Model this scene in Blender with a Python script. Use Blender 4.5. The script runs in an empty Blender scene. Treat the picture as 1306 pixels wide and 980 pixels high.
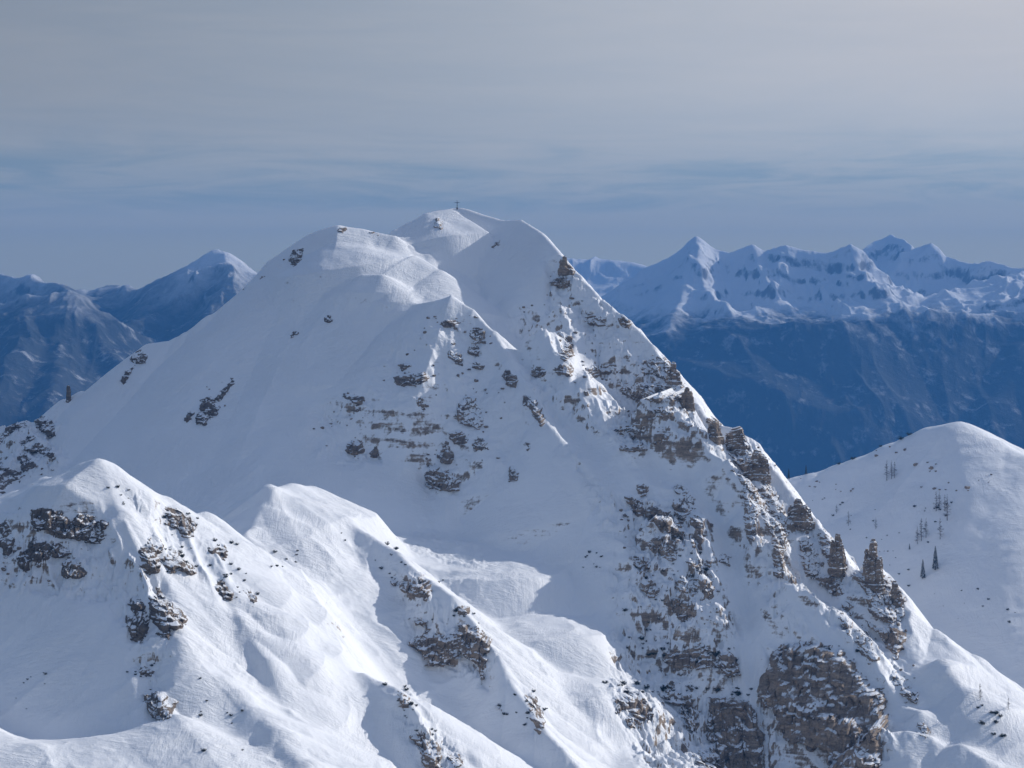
import bpy, math, random
import numpy as np
from mathutils import Vector, Matrix

random.seed(7)
F = 2945.0          # focal length in photo pixels (1306 wide)
CX, HY = 653.0, 360.0   # principal column, horizon row of the photo
f32 = np.float32

def P3(px, py, y):
    return ((px - CX) / F * y, y, -(py - HY) / F * y)

# ------------------------------------------------------------------ noise
def _hash(ix, iy, seed):
    with np.errstate(over='ignore'):
        h = (ix.astype(np.int64) * 374761393 + iy.astype(np.int64) * 668265263 + seed * 1442695041).astype(np.uint32)
        h = (h ^ (h >> np.uint32(13))) * np.uint32(1274126177)
        h = (h ^ (h >> np.uint32(16))) * np.uint32(2246822519)
        h = h ^ (h >> np.uint32(15))
    return h.astype(f32) * f32(1 / 4294967296.0)

def vnoise(x, y, seed=0):
    x = np.asarray(x, f32); y = np.asarray(y, f32)
    fx = np.floor(x); fy = np.floor(y)
    ix = fx.astype(np.int32); iy = fy.astype(np.int32)
    tx = x - fx; ty = y - fy
    tx = tx * tx * tx * (tx * (tx * 6 - 15) + 10); ty = ty * ty * ty * (ty * (ty * 6 - 15) + 10)
    a = _hash(ix, iy, seed); b = _hash(ix + 1, iy, seed)
    c = _hash(ix, iy + 1, seed); d = _hash(ix + 1, iy + 1, seed)
    return (a + (b - a) * tx) * (1 - ty) + (c + (d - c) * tx) * ty

def fbm(x, y, octv=4, seed=0, gain=0.5):
    s = 0; a = 1.0; tot = 0
    for k in range(octv):
        s = s + a * (vnoise(x * 2 ** k + 17.3 * k, y * 2 ** k + 5.1 * k, seed + k) * 2 - 1)
        tot += a; a *= gain
    return s / tot

def ridged(x, y, octv=4, seed=0, gain=0.5):
    s = 0; a = 1.0; tot = 0; w = 1.0
    for k in range(octv):
        n = 1 - np.abs(vnoise(x * 2 ** k + 31.7 * k, y * 2 ** k + 11.9 * k, seed + k) * 2 - 1)
        n = n * n * w
        s = s + a * n; tot += a; a *= gain
        w = np.clip(n * 1.6, 0, 1)
    return s / tot

def sstep(a, b, x):
    t = np.clip((x - a) / (b - a), 0, 1)
    return t * t * (3 - 2 * t)

def cells(x, y, seed=0):
    """Worley noise: distance to nearest feature, difference to second, id of the nearest."""
    ix = np.floor(x).astype(np.int32); iy = np.floor(y).astype(np.int32)
    d1 = np.full(x.shape, 9.0, f32); d2 = d1.copy(); cid = np.zeros(x.shape, f32)
    for dx in (-1, 0, 1):
        for dy in (-1, 0, 1):
            jx = ix + dx; jy = iy + dy
            qx = jx + 0.15 + 0.7 * _hash(jx, jy, seed); qy = jy + 0.15 + 0.7 * _hash(jx, jy, seed + 91)
            d = np.sqrt((x - qx) ** 2 + (y - qy) ** 2).astype(f32)
            h = _hash(jx, jy, seed + 133)
            near = d < d1
            d2 = np.where(near, d1, np.minimum(d2, d))
            cid = np.where(near, h, cid)
            d1 = np.where(near, d, d1)
    return d1, d2 - d1, cid

# ------------------------------------------------------------------ ridge skeleton -> height field
def roof(X, Y, pts, L, R, r=1.5, curve=0.0, w=0.0, e=0.9, stop=0.0):
    """Height of the two-sided roof hung on one crest line. L / R: fall (tan) on the left / right of travel."""
    P = [P3(*p[:3]) for p in pts]
    n = len(P)
    def spread(v):
        return [v] * n if not hasattr(v, '__len__') else np.interp(np.linspace(0, 1, n), np.linspace(0, 1, len(v)), v)
    Ls, Rs = spread(L), spread(R)
    best = np.full(X.shape, -1e5, f32)
    tail = 0.0
    if stop:                                      # the whole line gives out past its lower end
        (ax, ay, _), (bx, by, _) = P[-2], P[-1]
        ln = math.hypot(bx - ax, by - ay)
        tail = np.maximum(((X - bx) * (bx - ax) + (Y - by) * (by - ay)) / ln, 0) * stop
    for i in range(n - 1):
        ax, ay, az = P[i]; bx, by, bz = P[i + 1]
        ex, ey = bx - ax, by - ay
        ln = math.hypot(ex, ey) + 1e-6
        t = np.clip(((X - ax) * ex + (Y - ay) * ey) / (ln * ln), 0, 1)
        dx = X - (ax + ex * t); dy = Y - (ay + ey * t)
        d = np.sqrt(dx * dx + dy * dy) + f32(1e-4)
        c = ((ex * dy - ey * dx) / ln) / d
        l = Ls[i] + (Ls[i + 1] - Ls[i]) * t; rr = Rs[i] + (Rs[i + 1] - Rs[i]) * t
        s = 0.5 * (l + rr) + 0.5 * (l - rr) * c
        if e and (i == 0 or i == n - 2):
            a = ((X - ax) * ex + (Y - ay) * ey) / ln          # distance run past an end of the line
            over = (np.maximum(-a, 0) if i == 0 else 0) + (np.maximum(a - ln, 0) if i == n - 2 else 0)
            fr = over / d
            s = s + np.maximum(e - s, 0) * fr
        dd = np.sqrt(d * d + r * r) - r
        z = az + (bz - az) * t - s * dd
        if curve:
            z = z + np.minimum(curve * dd * dd, 0.45 * s * dd)
        if w:
            z = z - np.maximum(d - w, 0) * 0.7
        np.maximum(best, z - tail, out=best)
    return best

def smax(a, b, k):
    return np.maximum(a, b) + k * np.log1p(np.exp(-np.abs(a - b) / k)) 

class Field:
    """Height field on a fan of columns (photo columns U) and depths Yr."""
    def __init__(self, U, Yr, ridges, k=2.0, base=-900.0):
        self.U = U.astype(f32); self.Yr = Yr.astype(f32)
        self.X = ((self.U[None, :] - CX) / F * self.Yr[:, None]).astype(f32)
        self.Y = np.broadcast_to(self.Yr[:, None], self.X.shape).astype(f32)
        self.Z = np.full(self.X.shape, base, f32)
        self.ridges = ridges
        for rd in ridges:
            z = roof(self.X, self.Y, rd['p'], rd['L'], rd['R'], rd.get('r', 1.5), rd.get('c', 0.0), rd.get('w', 0.0), rd.get('e', 0.9), rd.get('stop', 0.0))
            self.Z = smax(self.Z, z.astype(f32), rd.get('k', k)).astype(f32)
    def idx(self, x, y):
        px = CX + x / y * F
        iu = np.interp(px, self.U, np.arange(len(self.U)))
        iy = np.interp(y, self.Yr, np.arange(len(self.Yr)))
        return iu, iy
    def at(self, x, y):
        x = np.asarray(x, float); y = np.asarray(y, float)
        iu, iy = self.idx(x, y)
        i0 = np.clip(np.floor(iy).astype(int), 0, len(self.Yr) - 2); j0 = np.clip(np.floor(iu).astype(int), 0, len(self.U) - 2)
        a = iy - i0; b = iu - j0
        Z = self.Z
        return (Z[i0, j0] * (1 - b) + Z[i0, j0 + 1] * b) * (1 - a) + (Z[i0 + 1, j0] * (1 - b) + Z[i0 + 1, j0 + 1] * b) * a
    def hit(self, px, py):
        """First point of the field met by the line of sight through one photo pixel, or None."""
        j = float(np.interp(px, self.U, np.arange(len(self.U))))
        j0 = min(int(j), len(self.U) - 2); b = j - j0
        col = self.Z[:, j0] * (1 - b) + self.Z[:, j0 + 1] * b
        ray = -(py - HY) / F * self.Yr
        w = np.nonzero(col >= ray)[0]
        if len(w) == 0:
            return None
        i = w[0]
        y = float(self.Yr[i])
        if i > 0:
            d0 = ray[i - 1] - col[i - 1]; d1 = col[i] - ray[i]
            y = float(self.Yr[i - 1] + (self.Yr[i] - self.Yr[i - 1]) * d0 / (d0 + d1 + 1e-9))
        return (px - CX) / F * y, y, -(py - HY) / F * y
    def grad(self, x, y, e=4.0):
        return (float(self.at(x + e, y) - self.at(x - e, y)) / (2 * e), float(self.at(x, y + e) - self.at(x, y - e)) / (2 * e))
    def mesh(self, name, mat, smooth=True):
        nr, nc = self.Z.shape
        co = np.empty((nr * nc, 3), f32)
        co[:, 0] = self.X.ravel(); co[:, 1] = self.Y.ravel(); co[:, 2] = self.Z.ravel()
        i = np.arange(nr - 1)[:, None] * nc + np.arange(nc - 1)[None, :]
        q = np.stack([i, i + 1, i + nc + 1, i + nc], -1).reshape(-1, 4)
        return raw_mesh(name, co, q, mat, smooth)

def raw_mesh(name, co, quads, mat, smooth=True):
    me = bpy.data.meshes.new(name)
    co = np.asarray(co, f32); quads = np.asarray(quads, np.int32)
    me.vertices.add(len(co)); me.vertices.foreach_set('co', co.ravel())
    k = quads.shape[1]
    me.loops.add(len(quads) * k); me.loops.foreach_set('vertex_index', quads.ravel())
    me.polygons.add(len(quads))
    me.polygons.foreach_set('loop_start', np.arange(0, len(quads) * k, k, dtype=np.int32))
    try:
        me.polygons.foreach_set('loop_total', np.full(len(quads), k, np.int32))
    except Exception:
        pass
    me.polygons.foreach_set('use_smooth', np.full(len(quads), smooth, bool))
    me.update(calc_edges=True)
    me.validate()
    o = bpy.data.objects.new(name, me)
    if mat: me.materials.append(mat)
    COL.objects.link(o)
    return o

COL = bpy.context.scene.collection
# ------------------------------------------------------------------ the crest lines of the mountain (photo column, row, metres away)
# every line runs downhill; towards the camera L is the viewer's right, R the viewer's left
RIDGES = [
 dict(n='summit_right', w=190, e=1.2, L=1.3, R=[.8,.8,.8,.82,.85,.85,.9,.95,.95,.95,.95,.95,.95,1,1,1,1,1,1.0,1.0,1,1], r=2, p=[
   (577,266,1361),(590,266,1358),(620,274,1345),(645,280,1332),(664,279,1318),(690,296,1294),(712,318,1265),(735,345,1245),
   (765,376,1229),(800,402,1210),(830,436,1195),(855,466,1178),(880,505,1158),(905,541,1140),(940,549,1124),(962,562,1112),(985,595,1096),(1005,620,1086),(1035,652,1071),(1065,690,1052),(1095,716,1038)]),
 dict(n='pinnacle', L=1.3, R=1.1, r=1.5, p=[(1095,716,1038),(1112,705,1031),(1135,740,1024),(1150,772,1016)]),
 dict(n='right_slope', w=45, L=1.3, R=[.45,.35,.3,.3,.3], r=3, p=[(1150,772,1014),(1190,800,1010),(1240,832,1004),(1306,876,998),(1420,950,986)]),
 dict(n='summit_bench', w=48, L=1.3, R=0.3, r=3, k=1, e=1.2, p=[(498,302,1330),(506,293,1336),(524,284,1343),(545,272,1350),(572,268,1357)]),
 # left summit and the skyline to the left
 dict(n='left_sky', L=0.68, R=1.3, r=3, p=[(432,289,1308),(400,298,1311),(376,320,1302),(352,345,1292),(328,362,1287),(300,381,1281),(270,401,1276),(238,425,1269),(215,436,1268),(190,438,1273),(176,462,1261),(158,488,1249),(125,503,1248),(105,497,1257),(82,508,1256),(62,535,1244),(30,540,1249),(-10,556,1249),(-120,600,1249)]),
 dict(n='left_sky_end', L=.9, R=.9, r=2, p=[(30,540,1246),(20,575,1215),(0,610,1180),(-60,660,1140)]),
 dict(n='left_summit_right', e=1.4, w=52, L=1.1, R=0.55, r=2.5, k=1.0, p=[(432,289,1308),(462,292,1308),(486,297,1306),(502,300,1304),(522,312,1300),(547,328,1293),(576,345,1285),(606,361,1277)]),
 dict(n='left_summit_front', w=40, L=0.25, R=0.7, r=14, p=[(432,289,1308),(434,312,1290),(437,336,1273)]),
 # knoll and the crest to the front buttress
 dict(n='knoll', w=16, L=0.5, R=0.62, r=1.5, k=0.8, p=[(438,362,1246),(450,356,1245),(464,351,1244),(486,352,1241),(500,364,1234),(512,376,1228),(524,387,1222)]),
 dict(n='knoll_buttress', stop=0.9, e=0.9, w=70, L=.16, R=0.78, r=3, k=1.2, p=[(441,362,1246),(468,364,1240),(484,376,1234),(505,389,1226),(530,388,1220),(556,382,1212),(576,380,1210)]),
 dict(n='left_rib', w=150, e=1.0, k=1.2, L=0.65, R=0.7, r=3, p=[(441,362,1252),(415,398,1240),(382,428,1230),(350,455,1221),(300,486,1215),(262,526,1200),(230,562,1187),(200,610,1167)]),
 # front buttress: left soft crest and right sharp crest
 dict(n='buttress_left', w=200, e=1.1, k=2, L=0.9, R=0.55, r=6, p=[(576,380,1213),(545,410,1213),(515,440,1202),(480,480,1187),(440,522,1173),(400,562,1159),(370,610,1141)]),
 dict(n='buttress_right', e=1.3, w=60, L=[1.7,1.5,.9,.6,.5,.4,.35,.3,.3,.35,.4,.45,.45,.45,.45,.45,.45], R=[.84,.88,.95,1.02,1.1,1.1,1.1,1.1,1.1], r=1.5, k=1.2, p=[
   (576,380,1210),(602,393,1204),(628,420,1190),(650,455,1170),(668,488,1152),(690,534,1124),(720,562,1106),(745,586,1093),(758,606,1084),(768,636,1070),(790,668,1056),(812,712,1038),(832,758,1020),(862,800,1004),(900,842,990),(935,880,976)]),
 # ribs of the right face
 dict(n='rib_one', e=1.4, w=12, L=0.38, R=1.0, r=1.2, k=1.2, p=[(690,415,1186),(706,446,1168),(728,476,1150),(748,502,1138),(765,524,1126),(790,560,1106),(800,594,1090),(835,614,1080),(868,624,1074),(884,655,1058),(898,690,1042),(912,740,1020)]),
 dict(n='rib_two', w=12, L=0.4, R=.85, r=1.5, k=1.2, p=[(846,500,1124),(876,538,1108),(900,582,1090),(928,612,1078),(950,648,1062),(962,692,1042),(975,735,1024),(1005,780,1004)]),
 dict(n='rib_three', w=40, L=.45, R=1.0, r=1.2, k=1.0, p=[(1004,738,1010),(1034,762,1000),(1052,790,988),(1066,816,978),(1092,846,968),(1118,880,956),(1166,902,944),(1182,922,938)]),
 dict(n='rib_three_front', L=.9, R=.95, r=2, p=[(935,742,1030),(958,757,1022),(985,768,1012),(1015,788,1000),(1040,800,994)]),
 dict(n='corner_lip', w=45, L=.5, R=.8, r=2, k=1.0, p=[(1110,936,930),(1150,931,930),(1185,940,928),(1206,953,924),(1226,944,920),(1252,962,912),(1280,1000,902)]),
 dict(n='corner_rib', w=45, L=.5, R=.75, r=3, p=[(1200,838,970),(1226,872,958),(1256,908,946),(1275,940,936),(1300,980,926)]),
 dict(n='face_mid', w=150, e=1.0, L=0.6, R=0.6, r=6, k=2, p=[(480,415,1220),(430,460,1206),(350,540,1179),(300,600,1158)]),
 dict(n='bowl_fill', L=.8, R=.42, r=4, w=45, k=1.5, p=[(530,326,1276),(560,346,1268),(588,369,1258),(603,383,1246)]),
 dict(n='near_sub', L=0.5, R=1.2, r=2.5, w=30, p=[(250,672,908),(272,712,886),(292,752,866),(310,795,848),(340,840,832)]),
 dict(n='near_sub_two', L=0.5, R=1.2, r=2.5, w=30, p=[(292,690,920),(318,735,892),(336,780,870),(362,812,856)]),
 dict(n='corner_fan', L=.38, R=.38, r=6, w=60, e=.5, p=[(222,921,780),(150,938,768),(60,950,756),(-60,960,742)]),
 dict(n='rib_mid', L=.4, R=.95, r=1.2, w=10, k=1.0, e=1.3, p=[(716,380,1222),(722,410,1206),(730,440,1190),(738,462,1178)]),
 dict(n='rib_low', L=.42, R=1.0, r=1.2, w=10, k=1.0, e=1.3, p=[(838,655,1053),(855,690,1037),(872,725,1021),(888,760,1007),(905,800,993)]),
 dict(n='rib_spine', L=.42, R=1.0, r=1.2, w=10, k=1.0, e=1.3, p=[(775,765,1022),(792,800,1008),(812,845,994),(830,885,980)]),
 dict(n='rib_tower', L=.42, R=1.0, r=1.2, w=10, k=1.0, e=1.3, p=[(960,600,1092),(985,645,1072),(1003,690,1056),(1020,720,1042)]),
 # sunlit basin between mountain and foreground
 dict(n='basin', w=45, L=.22, R=.22, r=10, k=3, p=[(480,680,1058),(560,690,1062),(600,700,1056),(650,775,1010),(690,850,968),(760,935,932),(845,985,908),(920,1060,890)]),
 # near ribs
 dict(n='saddle', w=40, L=.6, R=.6, r=2, k=2, p=[(262,660,930),(282,682,942),(303,690,952),(322,672,968),(335,645,985),(345,622,1000)]),
 dict(n='cliff_rib', w=60, L=.75, R=[.6,.6,.7,.75,.85,.9,.95,1,1,1,.9,.8,.8,.8], r=1.5, k=1.2, p=[(345,622,1000),(372,640,1004),(400,662,1004),(440,667,1000),(474,684,990),(506,702,980),(540,735,964),(575,757,950),(600,790,938),(626,822,925),(645,862,910),(682,916,888),(722,962,868),(770,1010,850)]),
 dict(n='saddle_back', w=30, L=.5, R=.5, r=3, k=2, p=[(345,622,1000),(372,616,1015),(395,619,1030),(420,640,1045)]),
 dict(n='knob_spur', L=.6, R=.7, r=2, p=[(345,622,994),(348,650,984),(338,676,972),(352,702,960),(378,728,948),(410,770,928)]),
 dict(n='near_crest', L=.8, R=0.84, r=3, p=[(125,589,900),(140,591,903),(160,604,907),(190,625,912),(208,631,916),(228,643,920),(246,656,925),(262,653,930),(272,664,932)]),
 dict(n='near_left', w=22, L=0.42, R=1.0, r=4, p=[(125,589,900),(112,591,902),(104,600,904),(82,606,908),(60,612,912),(0,632,925),(-90,668,945)]),
 dict(n='near_spine', L=[.6,.7,.74,.75,.75,.75,.75,.75,.75,.75,.75], R=.8, r=1.5, k=1.2, p=[(125,589,900),(150,642,880),(176,702,858),(187,744,842),(212,782,828),(222,806,820),(192,836,812),(200,880,796),(222,918,782),(242,965,766),(258,1010,752)]),
 dict(n='low_rib', w=60, L=.62, R=.85, r=1.5, k=1.2, p=[(432,868,860),(462,861,858),(500,876,850),(514,882,846),(526,906,838),(546,940,826),(576,966,816),(615,1005,802)]),
 dict(n='low_rib_top', w=30, L=.55, R=0.9, r=5, p=[(330,820,853),(380,836,854),(410,850,854),(432,868,854)]),
 dict(n='soft_rib', w=50, L=0.5, R=1.0, r=4, p=[(285,870,810),(322,902,798),(350,930,788),(380,968,774),(420,1020,756)]),
 dict(n='corner_left', w=60, L=.5, R=.5, r=8, p=[(-160,850,790),(-40,930,762),(30,960,752),(110,1000,740)]),
]
# ------------------------------------------------------------------ materials
def new_mat(name):
    m = bpy.data.materials.new(name); m.use_nodes = True
    nt = m.node_tree; nt.nodes.clear()
    out = nt.nodes.new('ShaderNodeOutputMaterial')
    b = nt.nodes.new('ShaderNodeBsdfPrincipled')
    nt.links.new(b.outputs[0], out.inputs['Surface'])
    return m, nt, b

class NT:
    """Small helper that writes node chains."""
    def __init__(self, nt): self.nt = nt
    def val(self, sock, v):
        if hasattr(v, 'is_linked') or isinstance(v, bpy.types.NodeSocket): self.nt.links.new(v, sock)
        else: sock.default_value = v
    def math(self, op, a, b=0.0, clamp=False):
        n = self.nt.nodes.new('ShaderNodeMath'); n.operation = op; n.use_clamp = clamp
        self.val(n.inputs[0], a); self.val(n.inputs[1], b); return n.outputs[0]
    def rng(self, v, a, b, c=0.0, d=1.0):
        n = self.nt.nodes.new('ShaderNodeMapRange'); n.interpolation_type = 'SMOOTHSTEP'
        for s, x in zip(n.inputs, (v, a, b, c, d)): self.val(s, x)
        return n.outputs[0]
    def noise(self, vec, scale, detail=4, rough=0.55, dist=0.0):
        n = self.nt.nodes.new('ShaderNodeTexNoise')
        self.nt.links.new(vec, n.inputs['Vector'])
        n.inputs['Scale'].default_value = scale; n.inputs['Detail'].default_value = detail
        n.inputs['Roughness'].default_value = rough; n.inputs['Distortion'].default_value = dist
        return n.outputs[0]
    def mapping(self, vec, sc=(1, 1, 1), rot=(0, 0, 0)):
        n = self.nt.nodes.new('ShaderNodeMapping'); self.nt.links.new(vec, n.inputs['Vector'])
        n.inputs['Scale'].default_value = sc; n.inputs['Rotation'].default_value = rot
        return n.outputs[0]
    def mix(self, f, a, b):
        n = self.nt.nodes.new('ShaderNodeMix'); n.data_type = 'RGBA'
        self.val(n.inputs[0], f); self.val(n.inputs[6], a); self.val(n.inputs[7], b)
        return n.outputs[2]
    def bump(self, h, strength, dist, normal=None):
        n = self.nt.nodes.new('ShaderNodeBump')
        n.inputs['Strength'].default_value = strength; n.inputs['Distance'].default_value = dist
        self.nt.links.new(h, n.inputs['Height'])
        if normal: self.nt.links.new(normal, n.inputs['Normal'])
        return n.outputs[0]
    def ramp(self, v, stops):
        n = self.nt.nodes.new('ShaderNodeValToRGB'); self.val(n.inputs[0], v)
        e = n.color_ramp.elements
        e[0].position, e[0].color = stops[0]; e[1].position, e[1].color = stops[-1]
        for p, c in stops[1:-1]:
            k = e.new(p); k.color = c
        return n.outputs[0]
    def geo(self):
        g = self.nt.nodes.new('ShaderNodeNewGeometry'); return g.outputs['Position'], g.outputs['Normal'], g.outputs['True Normal']
    def sep(self, v):
        s = self.nt.nodes.new('ShaderNodeSeparateXYZ'); self.nt.links.new(v, s.inputs[0]); return s.outputs

SNOW = (0.83, 0.85, 0.875, 1)
def rock_color(N, pos, dark=1.0):
    z = N.mapping(pos, (0.10, 0.10, 0.55))
    bands = N.noise(z, 1.0, 6, 0.65, 0.6)
    patch = N.noise(pos, 0.22, 6, 0.6)
    fine = N.noise(pos, 1.7, 5, 0.7)
    c = N.ramp(bands, [(0.30, (0.134, 0.106, 0.085, 1)), (0.46, (0.238, 0.189, 0.149, 1)), (0.58, (0.329, 0.257, 0.196, 1)), (0.72, (0.427, 0.340, 0.263, 1))])
    c = N.mix(N.rng(patch, 0.55, 0.72, 0.0, 0.75), c, (0.348, 0.259, 0.183, 1))
    c = N.mix(N.rng(fine, 0.50, 0.36, 0.0, 0.7), c, (0.055, 0.05, 0.05, 1))
    if dark < 1.0:
        c = N.mix(1.0 - dark, c, (0.03, 0.03, 0.033, 1))
    return c, fine, bands

def snow_bump(N, pos, strong=1.0):
    rip = N.noise(N.mapping(pos, (0.16, 0.62, 0.3), (0, 0, 0.75)), 1.0, 6, 0.62, 0.5)
    pat = N.rng(N.noise(pos, 0.03, 4, 0.55), 0.40, 0.62)
    rip = N.math('MULTIPLY', rip, pat)
    run = N.noise(N.mapping(pos, (0.55, 0.10, 0.10), (0, 0, -0.55)), 1.0, 6, 0.68, 0.7)
    run = N.math('MULTIPLY', run, N.rng(N.noise(N.mapping(pos, (1, 1, 1)), 0.022, 3, 0.5), 0.46, 0.60))
    soft = N.noise(pos, 0.10, 6, 0.62)
    gr = N.noise(pos, 1.1, 4, 0.65)
    h = N.math('ADD', N.math('MULTIPLY', rip, 1.5), N.math('MULTIPLY', soft, 1.2))
    h = N.math('ADD', h, N.math('MULTIPLY', run, 1.1))
    h = N.math('ADD', h, N.math('MULTIPLY', gr, 0.16))
    return N.bump(h, 0.42 * strong, 1.3)

def snow_mat(name, lo=0.50, hi=0.66):
    """Snow that holds on gentle ground, bare rock where the ground is too steep for it."""
    m, nt, b = new_mat(name); N = NT(nt)
    pos, nrm, tn = N.geo()
    nz = N.sep(nrm)[2]
    jit = N.noise(pos, 0.42, 6, 0.72)
    strat = N.noise(N.mapping(pos, (0.07, 0.07, 0.62)), 1.0, 4, 0.6, 0.4)
    s = N.math('ADD', nz, N.math('MULTIPLY', N.math('SUBTRACT', jit, 0.5), 0.46))
    s = N.math('ADD', s, N.math('MULTIPLY', N.math('SUBTRACT', strat, 0.5), 0.40))
    f = N.rng(s, lo, hi)
    rc, fine, bands = rock_color(N, pos)
    tint = N.noise(pos, 0.02, 4, 0.6)
    sc = N.mix(tint, (0.80, 0.825, 0.86, 1), (0.86, 0.87, 0.885, 1))
    nt.links.new(N.mix(f, rc, sc), b.inputs['Base Color'])
    nt.links.new(N.rng(f, 0, 1, 0.9, 0.55), b.inputs['Roughness'])
    b.inputs['Specular IOR Level'].default_value = 0.25
    nt.links.new(snow_bump(N, pos), b.inputs['Normal'])
    return m

def outcrop_mat(name, snow_at=0.60, wid=0.16, amount=0.5, dark=1.0, dusting=0.85):
    m, nt, b = new_mat(name); N = NT(nt)
    pos, nrm, tn = N.geo()
    nz = N.sep(nrm)[2]
    rc, fine, bands = rock_color(N, pos, dark)
    dust = N.noise(pos, 0.75, 5, 0.62)
    big = N.noise(pos, 0.14, 3, 0.5)
    s = N.math('ADD', nz, N.math('MULTIPLY', N.math('SUBTRACT', dust, 0.5), dusting))
    s = N.math('ADD', s, N.math('MULTIPLY', N.math('SUBTRACT', big, 0.5), amount * 1.6))
    f = N.rng(s, snow_at - wid / 2, snow_at + wid / 2)
    nt.links.new(N.mix(f, rc, SNOW), b.inputs['Base Color'])
    b.inputs['Roughness'].default_value = 0.88
    b.inputs['Specular IOR Level'].default_value = 0.2
    h = N.math('ADD', N.math('MULTIPLY', fine, 0.5), N.math('MULTIPLY', bands, 0.7))
    nt.links.new(N.bump(h, 0.7, 0.6), b.inputs['Normal'])
    return m

def plain_mat(name, col, rough=0.8, var=0.35, scale=2.0, metal=0.0):
    m, nt, b = new_mat(name); N = NT(nt)
    pos, nrm, tn = N.geo()
    n = N.noise(pos, scale, 4, 0.6)
    lo = tuple(c * (1 - var) for c in col[:3]) + (1,); hi = tuple(min(1, c * (1 + var)) for c in col[:3]) + (1,)
    nt.links.new(N.mix(n, lo, hi), b.inputs['Base Color'])
    b.inputs['Roughness'].default_value = rough; b.inputs['Metallic'].default_value = metal
    return m

def far_mat(name, tree_lo, tree_hi, vary=200.0, open_snow=0.32):
    """Far mountainsides: forest below the tree line, snow above it, rock on the cliffs."""
    m, nt, b = new_mat(name); N = NT(nt)
    pos, nrm, tn = N.geo()
    nz = N.sep(nrm)[2]; z = N.sep(pos)[2]
    n1 = N.noise(pos, 0.0035, 6, 0.62)
    n2 = N.noise(N.mapping(pos, (0.03, 0.03, 0.012)), 1.0, 5, 0.75)
    streak = N.noise(N.mapping(pos, (0.012, 0.012, 0.0025)), 1.0, 5, 0.65, 0.5)
    zz = N.math('ADD', z, N.math('MULTIPLY', N.math('SUBTRACT', n1, 0.5), vary))
    zz = N.math('ADD', zz, N.math('MULTIPLY', N.math('SUBTRACT', n2, 0.5), 110.0))
    high = N.rng(zz, tree_lo, tree_hi)
    # open snow between the trees: gullies, clearings
    clear = N.rng(N.math('ADD', N.math('MULTIPLY', streak, 0.6), N.math('MULTIPLY', n2, 0.4)), 0.52, 0.70, 0.0, open_snow)
    cover = N.math('MAXIMUM', high, clear)
    steep = N.rng(N.math('ADD', nz, N.math('MULTIPLY', N.math('SUBTRACT', n2, 0.5), 0.62)), 0.42, 0.62)
    forest = N.mix(n2, (0.028, 0.036, 0.042, 1), (0.10, 0.11, 0.115, 1))
    wood = N.noise(pos, 0.0016, 4, 0.6)
    forest = N.mix(N.rng(wood, 0.35, 0.65, 0.55, 0.0), forest, (0.02, 0.026, 0.03, 1))
    snowrock = N.mix(steep, (0.19, 0.195, 0.205, 1), (0.80, 0.82, 0.85, 1))
    nt.links.new(N.mix(cover, forest, snowrock), b.inputs['Base Color'])
    b.inputs['Roughness'].default_value = 0.9; b.inputs['Specular IOR Level'].default_value = 0.1
    h = N.math('ADD', N.math('MULTIPLY', n2, 1.0), N.math('MULTIPLY', streak, 1.0))
    nt.links.new(N.bump(h, 0.5, 12.0), b.inputs['Normal'])
    return m
# ------------------------------------------------------------------ the mountain
def poly_sdf(px, py, poly):
    """Signed distance (photo pixels, positive inside) to a closed outline."""
    px = np.asarray(px, f32); py = np.asarray(py, f32)
    d = np.full(px.shape, 1e9, f32); inside = np.zeros(px.shape, bool)
    n = len(poly)
    for i in range(n):
        ax, ay = poly[i]; bx, by = poly[(i + 1) % n]
        ex, ey = bx - ax, by - ay
        t = np.clip(((px - ax) * ex + (py - ay) * ey) / (ex * ex + ey * ey + 1e-9), 0, 1)
        np.minimum(d, (px - ax - ex * t) ** 2 + (py - ay - ey * t) ** 2, out=d)
        c = (ay > py) != (by > py)
        inside ^= c & (px < (bx - ax) * (py - ay) / ((by - ay) if by != ay else 1e-9) + ax)
    d = np.sqrt(d)
    return np.where(inside, d, -d)

def terrace(z, h, sharp, seed, X, Y):
    """Bedding: steps of about h metres with sloping edges."""
    zz = z / h + fbm(X * 0.012, Y * 0.012, 3, seed) * 0.7
    fl_ = np.floor(zz); fr = zz - fl_
    fr2 = np.where(fr < sharp, fr * (0.22 / sharp), 0.22 + (fr - sharp) * (0.78 / (1 - sharp)))
    return (fl_ + fr2 - zz) * h

STEP = 1.15
MU = np.concatenate([np.arange(-520, -150, 5.0), np.arange(-150, 1460, STEP), np.arange(1460, 1830, 5.0)])
MY = np.concatenate([np.arange(690, 1395, 0.8), np.arange(1395, 1500, 3.0), np.arange(1500, 2300, 40.0)])
mountain = Field(MU, MY, RIDGES)
PX = np.broadcast_to(mountain.U[None, :], mountain.Z.shape)
PY = (HY - mountain.Z / mountain.Y * F).astype(f32)
X, Y = mountain.X, mountain.Y
BASE_Z = mountain.Z.copy()

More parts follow.
